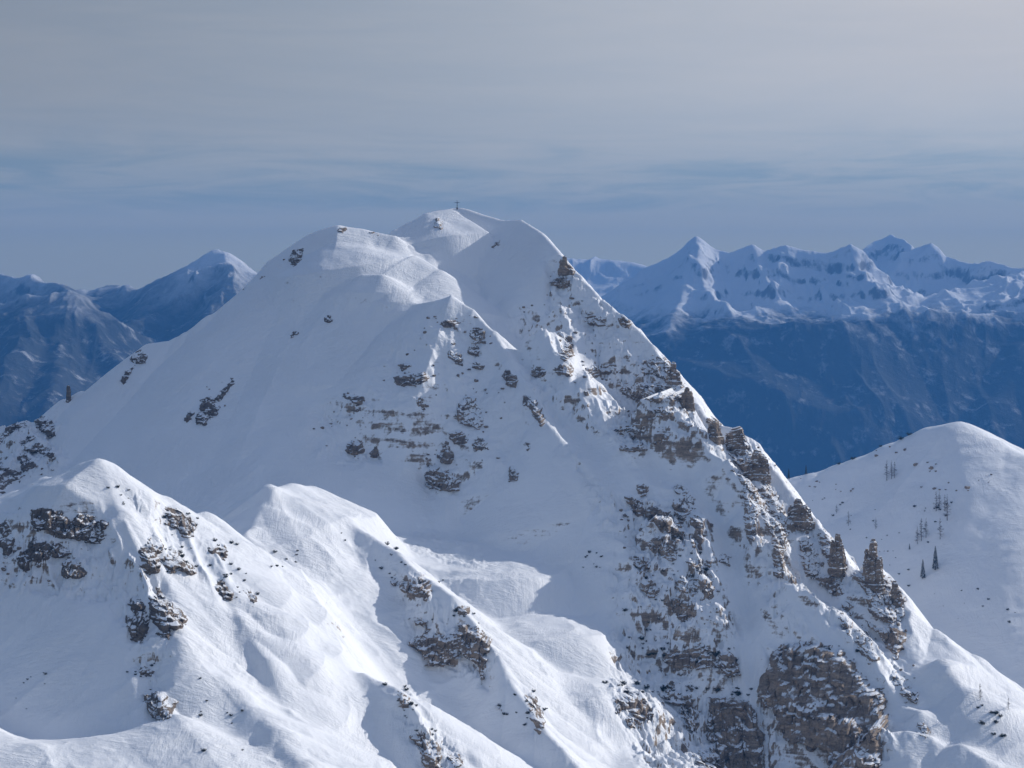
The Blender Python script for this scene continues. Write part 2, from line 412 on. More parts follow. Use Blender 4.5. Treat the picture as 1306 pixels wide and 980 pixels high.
CRAG = [  # (outline in the photo, how broken the ground is)
 ([(640,392),(735,345),(800,400),(860,465),(905,540),(975,560),(1010,620),(1085,690),(1150,760),(1160,830),(1135,930),(1130,1000),(820,1000),(770,900),(770,760),(760,640),(690,540),(650,470)], 0.58),
 ([(696,330),(738,335),(740,375),(780,395),(770,425),(735,420),(725,470),(668,490),(668,462),(705,420),(700,365)], 0.75),
 ([(738,460),(790,440),(850,440),(905,540),(890,580),(850,570),(800,585),(775,550),(740,490)], 1.0),
 ([(785,622),(880,612),(905,650),(912,735),(935,800),(940,870),(840,860),(780,860),(800,760),(795,700)], 1.0),
 ([(918,545),(975,548),(1010,610),(1080,680),(1085,760),(1030,765),(1000,742),(975,735),(945,690),(925,600)], 1.0),
 ([(778,880),(960,870),(985,820),(1095,820),(1140,900),(1130,1010),(830,1010)], 0.85),
 ([(1085,690),(1155,735),(1160,830),(1185,900),(1130,870),(1080,800),(1060,760)], 0.95),
 ([(560,392),(610,395),(660,470),(690,530),(660,600),(560,640),(530,600),(395,585),(400,530),(500,440)], 0.55),
 ([(-160,650),(0,640),(130,640),(175,700),(215,740),(240,800),(190,920),(140,760),(-160,760)], 0.6),
 ([(130,600),(200,640),(290,690),(345,800),(300,800),(200,700)], 0.5),
 ([(490,720),(545,735),(630,810),(625,880),(540,850)], 0.7),
 ([(480,870),(530,880),(620,1000),(540,1000)], 0.6),
 ([(0,540),(85,520),(80,600),(-100,660)], 0.8),
]
GULLY = [  # clean snow runnels between the ribs: (outline, depth in metres)
 ([(862,575),(890,570),(918,640),(945,700),(968,745),(1000,790),(1022,815),(985,828),(955,800),(930,770),(915,720),(900,660),(880,625)], 4.5),
 ([(700,515),(745,540),(790,575),(815,610),(850,640),(800,632),(760,610),(720,560)], 2.0),
 ([(945,770),(975,800),(980,835),(968,885),(962,960),(975,1010),(958,1010),(950,900),(940,850)], 4.0),
 ([(1004,742),(1035,762),(1062,800),(1090,835),(1120,868),(1175,905),(1150,930),(1118,905),(1098,862),(1060,822),(1030,800),(1008,770)], 2.5),
 ([(1008,672),(1030,676),(1052,700),(1060,728),(1030,735),(1012,705)], 2.5),
 ([(735,400),(745,430),(760,460),(742,470),(732,500),(728,470),(730,430)], 2.5),
 ([(800,590),(850,578),(880,600),(870,618),(830,612)], 2.0),
 ([(845,690),(875,700),(880,735),(865,740),(850,715)], 2.0),
 ([(610,330),(690,330),(700,400),(690,410),(660,385),(620,385)], 0.0),
]
rough = np.zeros(X.shape, f32)
wob = fbm(X * 0.05, Y * 0.05, 3, 5) * 14
for poly, amt in CRAG:
    rough = np.maximum(rough, amt * sstep(-10, 22, poly_sdf(PX, PY, poly) + wob))
clean = np.zeros(X.shape, f32); carve = np.zeros(X.shape, f32)
for poly, dep in GULLY:
    g_ = poly_sdf(PX, PY, poly) + wob * 0.45
    m_ = sstep(-5, 7, g_)
    clean = np.maximum(clean, m_); carve = np.maximum(carve, dep * sstep(-6, 12, g_))
rough = rough * (1 - 0.93 * clean)
def box(a, ry, rx):
    for ax, r in ((0, ry), (1, rx)):
        c = np.cumsum(np.concatenate([np.repeat(np.take(a, [0], ax), r + 1, ax), a, np.repeat(np.take(a, [-1], ax), r, ax)], ax).astype(np.float64), ax)
        n_ = a.shape[ax]; w_ = 2 * r + 1
        a = ((np.take(c, range(w_, w_ + n_), ax) - np.take(c, range(0, n_), ax)) / w_).astype(f32)
    return a
soft = box(box(mountain.Z, 7, 11), 7, 11)          # drifted snow rounds off the runnels
mountain.Z += (soft - mountain.Z) * clean * 0.9
# broad swells and wind shaping of the snow
Z = mountain.Z
Z -= box(carve, 3, 5)
Z += fbm(X / 48, Y / 48, 3, 11) * 1.5
Z += fbm(X / 26, Y / 26, 3, 15) * 0.9
Z += fbm(X / 13, Y / 13, 3, 21) * 0.40 * (0.5 + rough)
# small ribs and runnels that follow the fall of the right face
rx = X * 0.86 + Y * 0.5; ry = -X * 0.5 + Y * 0.86
wx = rx + fbm(X / 30, Y / 30, 2, 31) * 9
Z += rough * (ridged(wx / 40, ry / 130, 2, 39) - 0.45) * 7.0
Z += rough * ((ridged(wx / 15, ry / 62, 3, 41) - 0.42) * 5.0 + (ridged(wx / 6.5, ry / 24, 3, 47) - 0.42) * 2.2)
# bedding ledges, broken blocks
Z += rough * terrace(Z, 6.5, 0.62, 51, X, Y) * 0.42 * sstep(0.35, 0.65, vnoise(X / 26, Y / 26, 52))
Z += rough * terrace(Z, 2.3, 0.60, 57, X, Y) * 0.40 * sstep(0.40, 0.62, vnoise(X / 11, Y / 11, 58))
# jointed blocks: steps with steep sides that the snow does not hold on
along = X * 0.5 - Y * 0.86; across = X * 0.86 + Y * 0.5
band = vnoise(Z / 15 + fbm(X / 60, Y / 60, 2, 60), across / 55, 59)            # beds that crop out at certain heights
spine = vnoise(across / 17 + fbm(X / 40, Y / 40, 2, 66) * 1.2, along / 75, 67)    # on the ribs rather than in the gullies
lo_ = 0.56 - 0.17 * rough
clus = sstep(0.0, 0.15, 0.5 * band + 0.5 * spine + 0.06 - lo_) * np.clip(rough * 1.25 - 0.1, 0, 1)
cid = cells(X / 5.2 + fbm(X / 7, Y / 7, 2, 62) * 0.5, Y / 6.5, 63)[2]
Z += clus * (cid - 0.5) * 3.4
cid = cells(X / 2.3 + fbm(X / 3, Y / 3, 2, 64) * 0.4, Y / 2.9, 65)[2]
Z += clus * (cid - 0.5) * 1.7
Z += rough * (ridged(X / 3.2, Y / 3.2, 3, 61) - 0.4) * 0.9
# fine sastrugi on open snow
sx = X * 0.74 + Y * 0.67; sy = -X * 0.67 + Y * 0.74
near = sstep(1060, 990, Y) * (1 - rough)
Z += near * (ridged(sx / 34 + fbm(X / 50, Y / 50, 2, 76), sy / 13, 3, 75) - 0.45) * 1.5
pat = sstep(0.45, 0.7, vnoise(X / 34, Y / 34, 71))
Z += (1 - rough) * pat * (ridged(sx / 9, sy / 2.6, 3, 73) - 0.4) * 0.35
# debris of a small slide on the floor of the sunlit basin
deb = sstep(-4, 14, poly_sdf(PX, PY, [(490,690),(555,645),(628,680),(625,770),(590,770),(540,715)]) + wob * 0.5)
big_ = cells(X / 4.6, Y / 6.0, 83); sml = cells(X / 1.9, Y / 2.4, 81)
Z += deb * sstep(0.3, 0.6, vnoise(X / 13, Y / 17, 84) + 0.12) * ((big_[2] - 0.5) * 0.9 * sstep(0.6, 0.1, big_[0]) + (sml[2] - 0.4) * 0.5 * sstep(0.55, 0.1, sml[0]) + ridged(X / 5.0, Y / 9.0, 3, 82) * 0.8)
del wx, rx, ry, sx, sy, pat, wob
M_SNOW = snow_mat('snow_over_rock', 0.44, 0.57)
mt = mountain.mesh('mountain', M_SNOW)
mt['kind'] = 'structure'; mt['label'] = 'snow covered rocky mountain with a shaded face and a near sunlit ridge'
# ------------------------------------------------------------------ the hill behind on the right
HILL = [
 dict(n='crest', L=1.1, R=.80, r=5, p=[(1225,543,1640),(1190,548,1648),(1140,565,1650),(1075,590,1648),(1040,602,1646),(1000,612,1645),(940,650,1640)]),
 dict(n='crest_right', L=.9, R=.7, r=5, p=[(1225,543,1640),(1262,560,1622),(1306,582,1600),(1420,648,1550)]),
 dict(n='spur', L=.55, R=.72, r=9, p=[(1225,543,1640),(1242,575,1608),(1262,615,1576),(1290,660,1544),(1320,720,1506),(1360,800,1460)]),
 dict(n='flank', L=.6, R=.6, r=14, p=[(1100,590,1640),(1110,650,1590),(1130,720,1535),(1160,800,1480)]),
]
# crest runs to the left, so its camera side is L there
HILL[0]['L'], HILL[0]['R'] = .80, 1.1
HILL[0]['r'] = HILL[1]['r'] = 16; HILL[2]['r'] = 20
HILL[1]['L'], HILL[1]['R'] = 1.1, .7
hill = Field(np.concatenate([np.arange(860, 1460, 1.4), np.arange(1460, 1900, 6.0)]), np.concatenate([np.arange(1330, 1680, 1.0), np.arange(1680, 2300, 20.0)]), HILL, k=3.0)
hx, hy = hill.X, hill.Y
hill.Z += fbm(hx / 60, hy / 60, 3, 111) * 2.6 + fbm(hx / 16, hy / 16, 3, 113) * 0.6
_hr = sstep(0.52, 0.72, vnoise(hx / 30, hy / 30, 118))
hill.Z += _hr * terrace(hill.Z, 7.0, 0.7, 117, hx, hy) * 0.10
ho = hill.mesh('hill', M_SNOW); ho['kind'] = 'structure'; ho['label'] = 'rounded snowy hill with sparse trees behind the mountain'

# ------------------------------------------------------------------ far ranges
def far_range(name, U, Yr, ridges, k, mat, label, amp=(95, 17, 6), seed=200, dirn=(0.5, 0.86)):
    fd = Field(U, Yr, ridges, k=k, base=-2300.0)
    x, y = fd.X, fd.Y
    dep = np.clip((330.0 - fd.Z) / 700.0, 0.12, 1.0)
    wx = x + fbm(x / 900, y / 900, 3, seed) * 260; wy = y + fbm(x / 900, y / 900, 3, seed + 5) * 260
    a = wx * dirn[1] + wy * dirn[0]; c = -wx * dirn[0] + wy * dirn[1]
    hi_ = sstep(-420, 60, fd.Z)
    below = np.clip((np.maximum.accumulate(fd.Z[::-1], 0)[::-1] - fd.Z) / 60.0, 0.25, 1)
    fd.Z += hi_ * below * terrace(fd.Z, 75.0, 0.72, seed + 3, x * 0.12, y * 0.12) * 0.5 * sstep(0.35, 0.6, vnoise(x / 420, y / 420, seed + 4))
    fd.Z += hi_ * below * (ridged(wx / 300, wy / 420, 4, seed + 41, 0.55) - 0.45) * 80
    fd.Z += hi_ * below * (ridged(wx / 95, wy / 120, 3, seed + 43, 0.55) - 0.45) * 24
    fd.Z += dep * (ridged(a / 620, c / 1250, 4, seed + 9, 0.5) - 0.40) * amp[0]
    fd.Z += (0.35 + 0.65 * dep) * (ridged(wx / 210, wy / 330, 4, seed + 19, 0.55) - 0.40) * amp[1]
    fd.Z += (ridged(x / 62, y / 80, 3, seed + 29, 0.55) - 0.4) * amp[2]
    o = fd.mesh(name, mat); o['kind'] = 'structure'; o['label'] = label
    return fd

RIGHT = [
 dict(n='back', L=.5, R=.3, r=20, p=[(690,331,12600),(725,328,12600),(760,330,12500),(800,334,12400),(830,345,12200)]),
 dict(n='peak_w', L=.75, R=.9, r=10, p=[(888,307,10100),(868,320,10080),(845,331,10060),(818,343,10040),(795,368,9950),(770,395,9850)]),
 dict(n='peak_e', L=.9, R=.92, r=10, p=[(888,307,10100),(905,318,10080),(930,322,10040),(945,321,10010)]),
 dict(n='peak_s', L=.85, R=.95, r=8, p=[(888,307,10100),(892,332,9850),(900,352,9700),(918,372,9560),(936,398,9400)]),
 dict(n='peak_sw', L=.75, R=.8, r=10, p=[(888,307,10100),(876,345,9800),(862,385,9500),(850,425,9200)]),
 dict(n='mid', L=.9, R=.9, r=12, p=[(945,321,10010),(960,313,10000),(976,322,9990),(1003,310,9975),(1018,314,9965),(1042,318,9950),(1056,316,9940),(1085,309,9920),(1102,317,9910)]),
 dict(n='mid_spur', L=.8, R=1.0, r=8, p=[(1085,309,9920),(1092,330,9800),(1105,350,9690),(1120,362,9600)]),
 dict(n='mid_spur_two', L=.8, R=1.0, r=8, p=[(960,313,10000),(968,336,9860),(985,358,9720),(1000,374,9600)]),
 dict(n='high', L=1.0, R=.95, r=10, p=[(1102,318,11400),(1116,305,11500),(1136,297,11500),(1160,312,11300)]),
 dict(n='east', L=1.0, R=.9, r=12, p=[(1150,318,10900),(1172,311,10900),(1187,306,10880),(1204,322,10850),(1242,332,10700),(1262,327,10400),(1292,337,10300),(1340,344,10200),(1430,360,10000)]),
 dict(n='shelf', L=.6, R=.17, r=30, w=420, e=.4, p=[(930,388,9600),(985,386,9610),(1035,384,9620),(1075,374,9760),(1120,372,9770),(1180,368,9860),(1240,358,9980),(1306,348,10050)]),
 dict(n='rim', L=.05, R=.75, r=40, w=700, p=[(820,430,9250),(880,425,9300),(936,403,9420),(985,405,9400),(1035,398,9440),(1065,384,9650),(1110,388,9600),(1180,383,9650),(1235,372,9700),(1306,358,9800),(1430,340,9800)]),
 dict(n='fa', L=.75, R=.75, r=60, p=[(905,415,9350),(880,470,9050),(850,540,8750),(820,620,8450)]),
 dict(n='fb', L=.75, R=.75, r=60, p=[(1090,392,9560),(1040,470,9180),(1000,540,8850),(960,620,8500)]),
 dict(n='fc', L=.75, R=.75, r=60, p=[(1215,380,9640),(1180,440,9300),(1150,500,9000),(1120,560,8720),(1100,640,8400)]),
 dict(n='fd', L=.75, R=.75, r=60, p=[(1330,358,9750),(1300,430,9350),(1270,500,9000),(1250,560,8700),(1230,640,8350)]),
 dict(n='fe', L=.75, R=.75, r=60, p=[(1460,350,9750),(1430,430,9300),(1390,520,8850),(1370,620,8400)]),
]
LEFT = [
 dict(n='peak_l', L=.62, R=.9, r=14, p=[(275,322,8600),(262,326,8610),(240,337,8620),(214,353,8640),(190,366,8660),(176,369,8680),(164,368,8700)]),
 dict(n='peak_r', L=.9, R=.6, r=14, p=[(275,322,8600),(290,326,8560),(306,339,8520),(326,353,8480),(350,378,8430),(400,420,8350)]),
 dict(n='peak_spur', L=.5, R=.8, r=14, p=[(285,328,8540),(298,350,8330),(288,366,8200),(262,392,8030),(230,425,7850),(190,470,7620),(150,520,7400)]),
 dict(n='notch', L=.4, R=.9, r=14, p=[(164,368,8700),(150,360,9300),(138,365,9350),(112,372,9300),(95,371,9200)]),
 dict(n='left_top', L=.9, R=.6, r=14, p=[(95,372,8500),(78,362,8700),(55,358,8800),(35,352,8900),(0,343,9000),(-60,334,9100),(-150,330,9200)]),
 dict(n='left_front', L=.6, R=.62, r=14, p=[(-150,372,7900),(-40,362,7900),(10,365,7880),(32,367,7860),(60,373,7850),(86,376,7840),(100,388,7780),(125,420,7600),(150,450,7420)]),
 dict(n='s1', L=.7, R=.7, r=30, p=[(32,367,7860),(30,420,7500),(10,480,7100),(-20,560,6700)]),
 dict(n='s2', L=.7, R=.7, r=30, p=[(86,376,7840),(75,430,7480),(70,490,7080),(60,560,6700)]),
 dict(n='s3', L=.7, R=.7, r=30, p=[(214,353,8640),(180,400,8200),(150,440,7850),(120,500,7350),(100,580,6900)]),
]
M_FARR = far_mat('far_forest_and_snow', -200.0, -95.0, 300.0, 0.45)
M_FARL = far_mat('far_forest_and_snow_dark', -130.0, 130.0, 330.0, 0.5)
far_right = far_range('far_mountains', np.concatenate([np.arange(420, 640, 5.0), np.arange(640, 1480, 1.25), np.arange(1480, 1760, 5.0)]), np.concatenate([np.arange(7700, 9000, 9.0), np.arange(9000, 11700, 7.0), np.arange(11700, 13200, 30.0)]),
    RIGHT, 14.0, M_FARR, 'hazy blue range of snowy peaks above dark forest slopes on the right')
far_left = far_range('far_hills', np.concatenate([np.arange(-460, -180, 5.0), np.arange(-180, 470, 1.25), np.arange(470, 760, 5.0)]), np.concatenate([np.arange(6300, 9500, 8.0), np.arange(9500, 10400, 30.0)]),
    LEFT, 14.0, M_FARL, 'hazy blue forested mountains beyond the left shoulder', seed=300, dirn=(-0.5, 0.86))

# valley floor, one sheet to the horizon
gm = plain_mat('valley_forest', (0.05, 0.06, 0.06), 0.95, 0.5, 0.004)
S = 42000.0; n = 60
gx, gy = np.meshgrid(np.linspace(-S, S, n), np.linspace(-6000, S * 1.4, n))
co = np.stack([gx.ravel(), gy.ravel(), np.full(gx.size, -1650.0)], -1).astype(f32)
i = np.arange(n - 1)[:, None] * n + np.arange(n - 1)[None, :]
gr = raw_mesh('ground', co, np.stack([i, i + 1, i + n + 1, i + n], -1).reshape(-1, 4), gm)
gr['kind'] = 'structure'; gr['label'] = 'dark valley floor far below'
# ------------------------------------------------------------------ rock outcrops
def tag(o, label, cat, group=None):
    o['label'] = label; o['category'] = cat
    if group: o['group'] = group
    return o

M_ROCK = outcrop_mat('grey_limestone', 0.80, 0.18, 0.7)
M_ROCK_SNOWY = outcrop_mat('snowed_up_limestone', 0.56, 0.16, 0.6)
M_CLIFF = outcrop_mat('bare_cliff_limestone', 0.88, 0.22, 0.95, 1.0, 0.5)
M_DARK = outcrop_mat('dark_weathered_limestone', 0.84, 0.18, 0.7, 0.58)
M_GREY = outcrop_mat('grey_weathered_limestone', 0.80, 0.18, 0.7, 0.85)

def outcrop(name, poly, label, cat='rock', A=1.6, lay=3.0, mat=None, fld=None, blocks=1.0, warp=1.0, terr=None, group=None, seed=None):
    """A body of bedded rock that stands out of the slope inside one outline: walls between ledges, cracked into blocks."""
    fld = fld or mountain; mat = mat or M_ROCK
    if cat == 'cliff': warp *= 1.6
    seed = seed if seed is not None else (int(poly[0][0] * 7 + poly[0][1] * 13) % 9000)
    xs = [p[0] for p in poly]; ys = [p[1] for p in poly]
    pts = []
    for u in np.linspace(min(xs) + .5, max(xs) - .5, 9):
        for v in np.linspace(min(ys) + .5, max(ys) - .5, 9):
            if poly_sdf(np.array([u]), np.array([v]), poly)[0] > 0:
                h = fld.hit(u, v)
                if h: pts.append(h)
    if len(pts) < 3: return None
    P = np.array(pts); y_med = np.median(P[:, 1])
    P = P[np.abs(P[:, 1] - y_med) < 45]
    C = P.mean(0)
    g = np.array([fld.grad(p[0], p[1], 7.0) for p in P]).mean(0)
    o = -g / (np.linalg.norm(g) + 1e-6) * 0.55 + np.array([-C[0], -C[1]]) / np.hypot(C[0], C[1]) * 0.65
    o /= np.linalg.norm(o)
    e = np.array([-o[1], o[0]])
    if e[0] < 0: e = -e
    pm = C[1] / F                                    # metres per photo pixel here
    s = (P[:, :2] - C[:2]) @ e
    s0, s1 = s.min() - 6 * pm - 1.0, s.max() + 6 * pm + 1.0
    z0, z1 = P[:, 2].min() - 5 * pm - 1.0, P[:, 2].max() + 5 * pm + 1.0
    res = max(0.26, min((s1 - s0), (z1 - z0)) / 130)
    sg = np.arange(s0, s1, res); zg = np.arange(z0, z1, res)
    tg = np.arange(-70, 70, 0.7)
    r = np.full((len(zg), len(sg)), np.nan, f32)
    for i, sv in enumerate(sg):
        q = C[:2][None] + sv * e[None] - o[None] * tg[:, None]
        hgt = np.maximum.accumulate(fld.at(q[:, 0], q[:, 1]))
        k = np.searchsorted(hgt, zg)
        ok = (k > 0) & (k < len(tg)); kk = np.clip(k, 1, len(tg) - 1)
        f_ = (zg - hgt[kk - 1]) / (hgt[kk] - hgt[kk - 1] + 1e-6)
        r[ok, i] = (tg[kk - 1] + np.clip(f_, 0, 1) * 0.7)[ok]
    S, ZZ = np.meshgrid(sg, zg)
    S = S.astype(f32); ZZ = ZZ.astype(f32)
    r0 = np.where(np.isnan(r), 60, r)
    bx = C[0] + S * e[0] - o[0] * r0; by = C[1] + S * e[1] - o[1] * r0
    ppx = CX + bx / by * F; ppy = HY - ZZ / by * F
    m = poly_sdf(ppx, ppy, poly) * pm
    m = m + fbm(S / 2.6, ZZ / 1.6, 4, seed, 0.6) * 1.5 * warp + fbm(S / 8, ZZ / 5, 2, seed + 3) * 1.2 * warp
    if cat == 'cliff':                               # ragged edges
        m = m + fbm(S / 4.5, ZZ / 7, 3, seed + 53) * 1.8
    # bedding
    terr = terr if terr is not None else (0.62 if cat == 'cliff' else 0.36)
    tilt = ZZ + S * 0.06 + fbm(S / 9, ZZ / 9, 3, seed + 9) * lay * 1.5
    lz = tilt / lay; lf = np.floor(lz); fr = lz - lf
    fr_jit = 0.62 + 0.3 * vnoise(S / 5 + lf * 7.3, lf * 3.1, seed + 12)
    up = sstep(fr_jit, np.minimum(fr_jit + 0.22, 1.0), fr)
    zt = ZZ + (up - fr) * lay
    rt = np.empty_like(r0)
    for i in range(len(sg)):
        rt[:, i] = np.interp(zt[:, i], zg, r0[:, i])
    rt = np.where(np.abs(rt - r0) > 8, r0, rt)
    tw = terr * sstep(0.25, 0.62, vnoise(S / 4.5 + lf * 3.7, ZZ / 5.0, seed + 17))
    rt = r0 + (rt - r0) * tw
    lay_off = (_hash(lf.astype(np.int32), np.zeros_like(lf, np.int32), seed + 15) - 0.5) * 0.7 * terr
    d1, edge, cid = cells(S / 2.9 + fbm(S / 3, ZZ / 3, 2, seed + 20) * 0.5, ZZ / (lay * 1.15) + fbm(S / 3, ZZ / 3, 2, seed + 22) * 0.4, seed + 21)
    d1b, edgeb, cidb = cells(S / 1.2 + fbm(S, ZZ, 2, seed + 31) * 0.4, ZZ / 1.0, seed + 33)
    if cat == 'cliff':                               # tall joints: the wall breaks into pillars
        d1, edge, cid = cells(S / 4.4 + fbm(S / 4, ZZ / 9, 3, seed + 60) * 0.7, ZZ / 10.5 + fbm(S / 5, ZZ / 5, 2, seed + 61) * 0.4 + _hash(np.floor(S / 4.4).astype(np.int32), np.zeros(S.shape, np.int32), seed + 62), seed + 63)
        cid = (cid - 0.5) * 1.7 + 0.5
    body = sstep(-0.2, 1.6, m)
    p = A * body + blocks * ((cid - 0.5) * 1.7 + (cidb - 0.5) * 0.35 + lay_off) * body
    p = p - blocks * (sstep(0.16, 0.0, edge) * 0.6 + sstep(0.14, 0.0, edgeb) * 0.12) * body
    p = p + fbm(S / 0.9, ZZ / 0.8, 3, seed + 41, 0.6) * 0.22 * body + fbm(S / 6, ZZ / 9, 3, seed + 43) * 1.1 * body
    p = np.where(m < 0, p + m * 1.5 - 0.25, p)
    q = rt - p
    X_ = C[0] + S * e[0] - o[0] * q; Y_ = C[1] + S * e[1] - o[1] * q
    co = np.stack([X_, Y_, ZZ], -1).reshape(-1, 3)
    nz_, ns_ = S.shape
    good = (m > -0.9) & ~np.isnan(r)
    i = np.arange(nz_ - 1)[:, None] * ns_ + np.arange(ns_ - 1)[None, :]
    keep = good[:-1, :-1] & good[1:, :-1] & good[:-1, 1:] & good[1:, 1:]
    quads = np.stack([i, i + 1, i + ns_ + 1, i + ns_], -1)[keep]
    if len(quads) < 6: return None
    n_ = np.cross(co[quads[0][1]] - co[quads[0][0]], co[quads[0][3]] - co[quads[0][0]])
    if n_[:2] @ o < 0: quads = quads[:, ::-1]
    used, inv = np.unique(quads, return_inverse=True)
    co = co[used]; quads = inv.reshape(quads.shape)
    ob = raw_mesh(name, co - C[None], quads, mat, True)
    ob.data.set_sharp_from_angle(angle=math.radians(38))
    ob.location = C
    return tag(ob, label, cat, group)

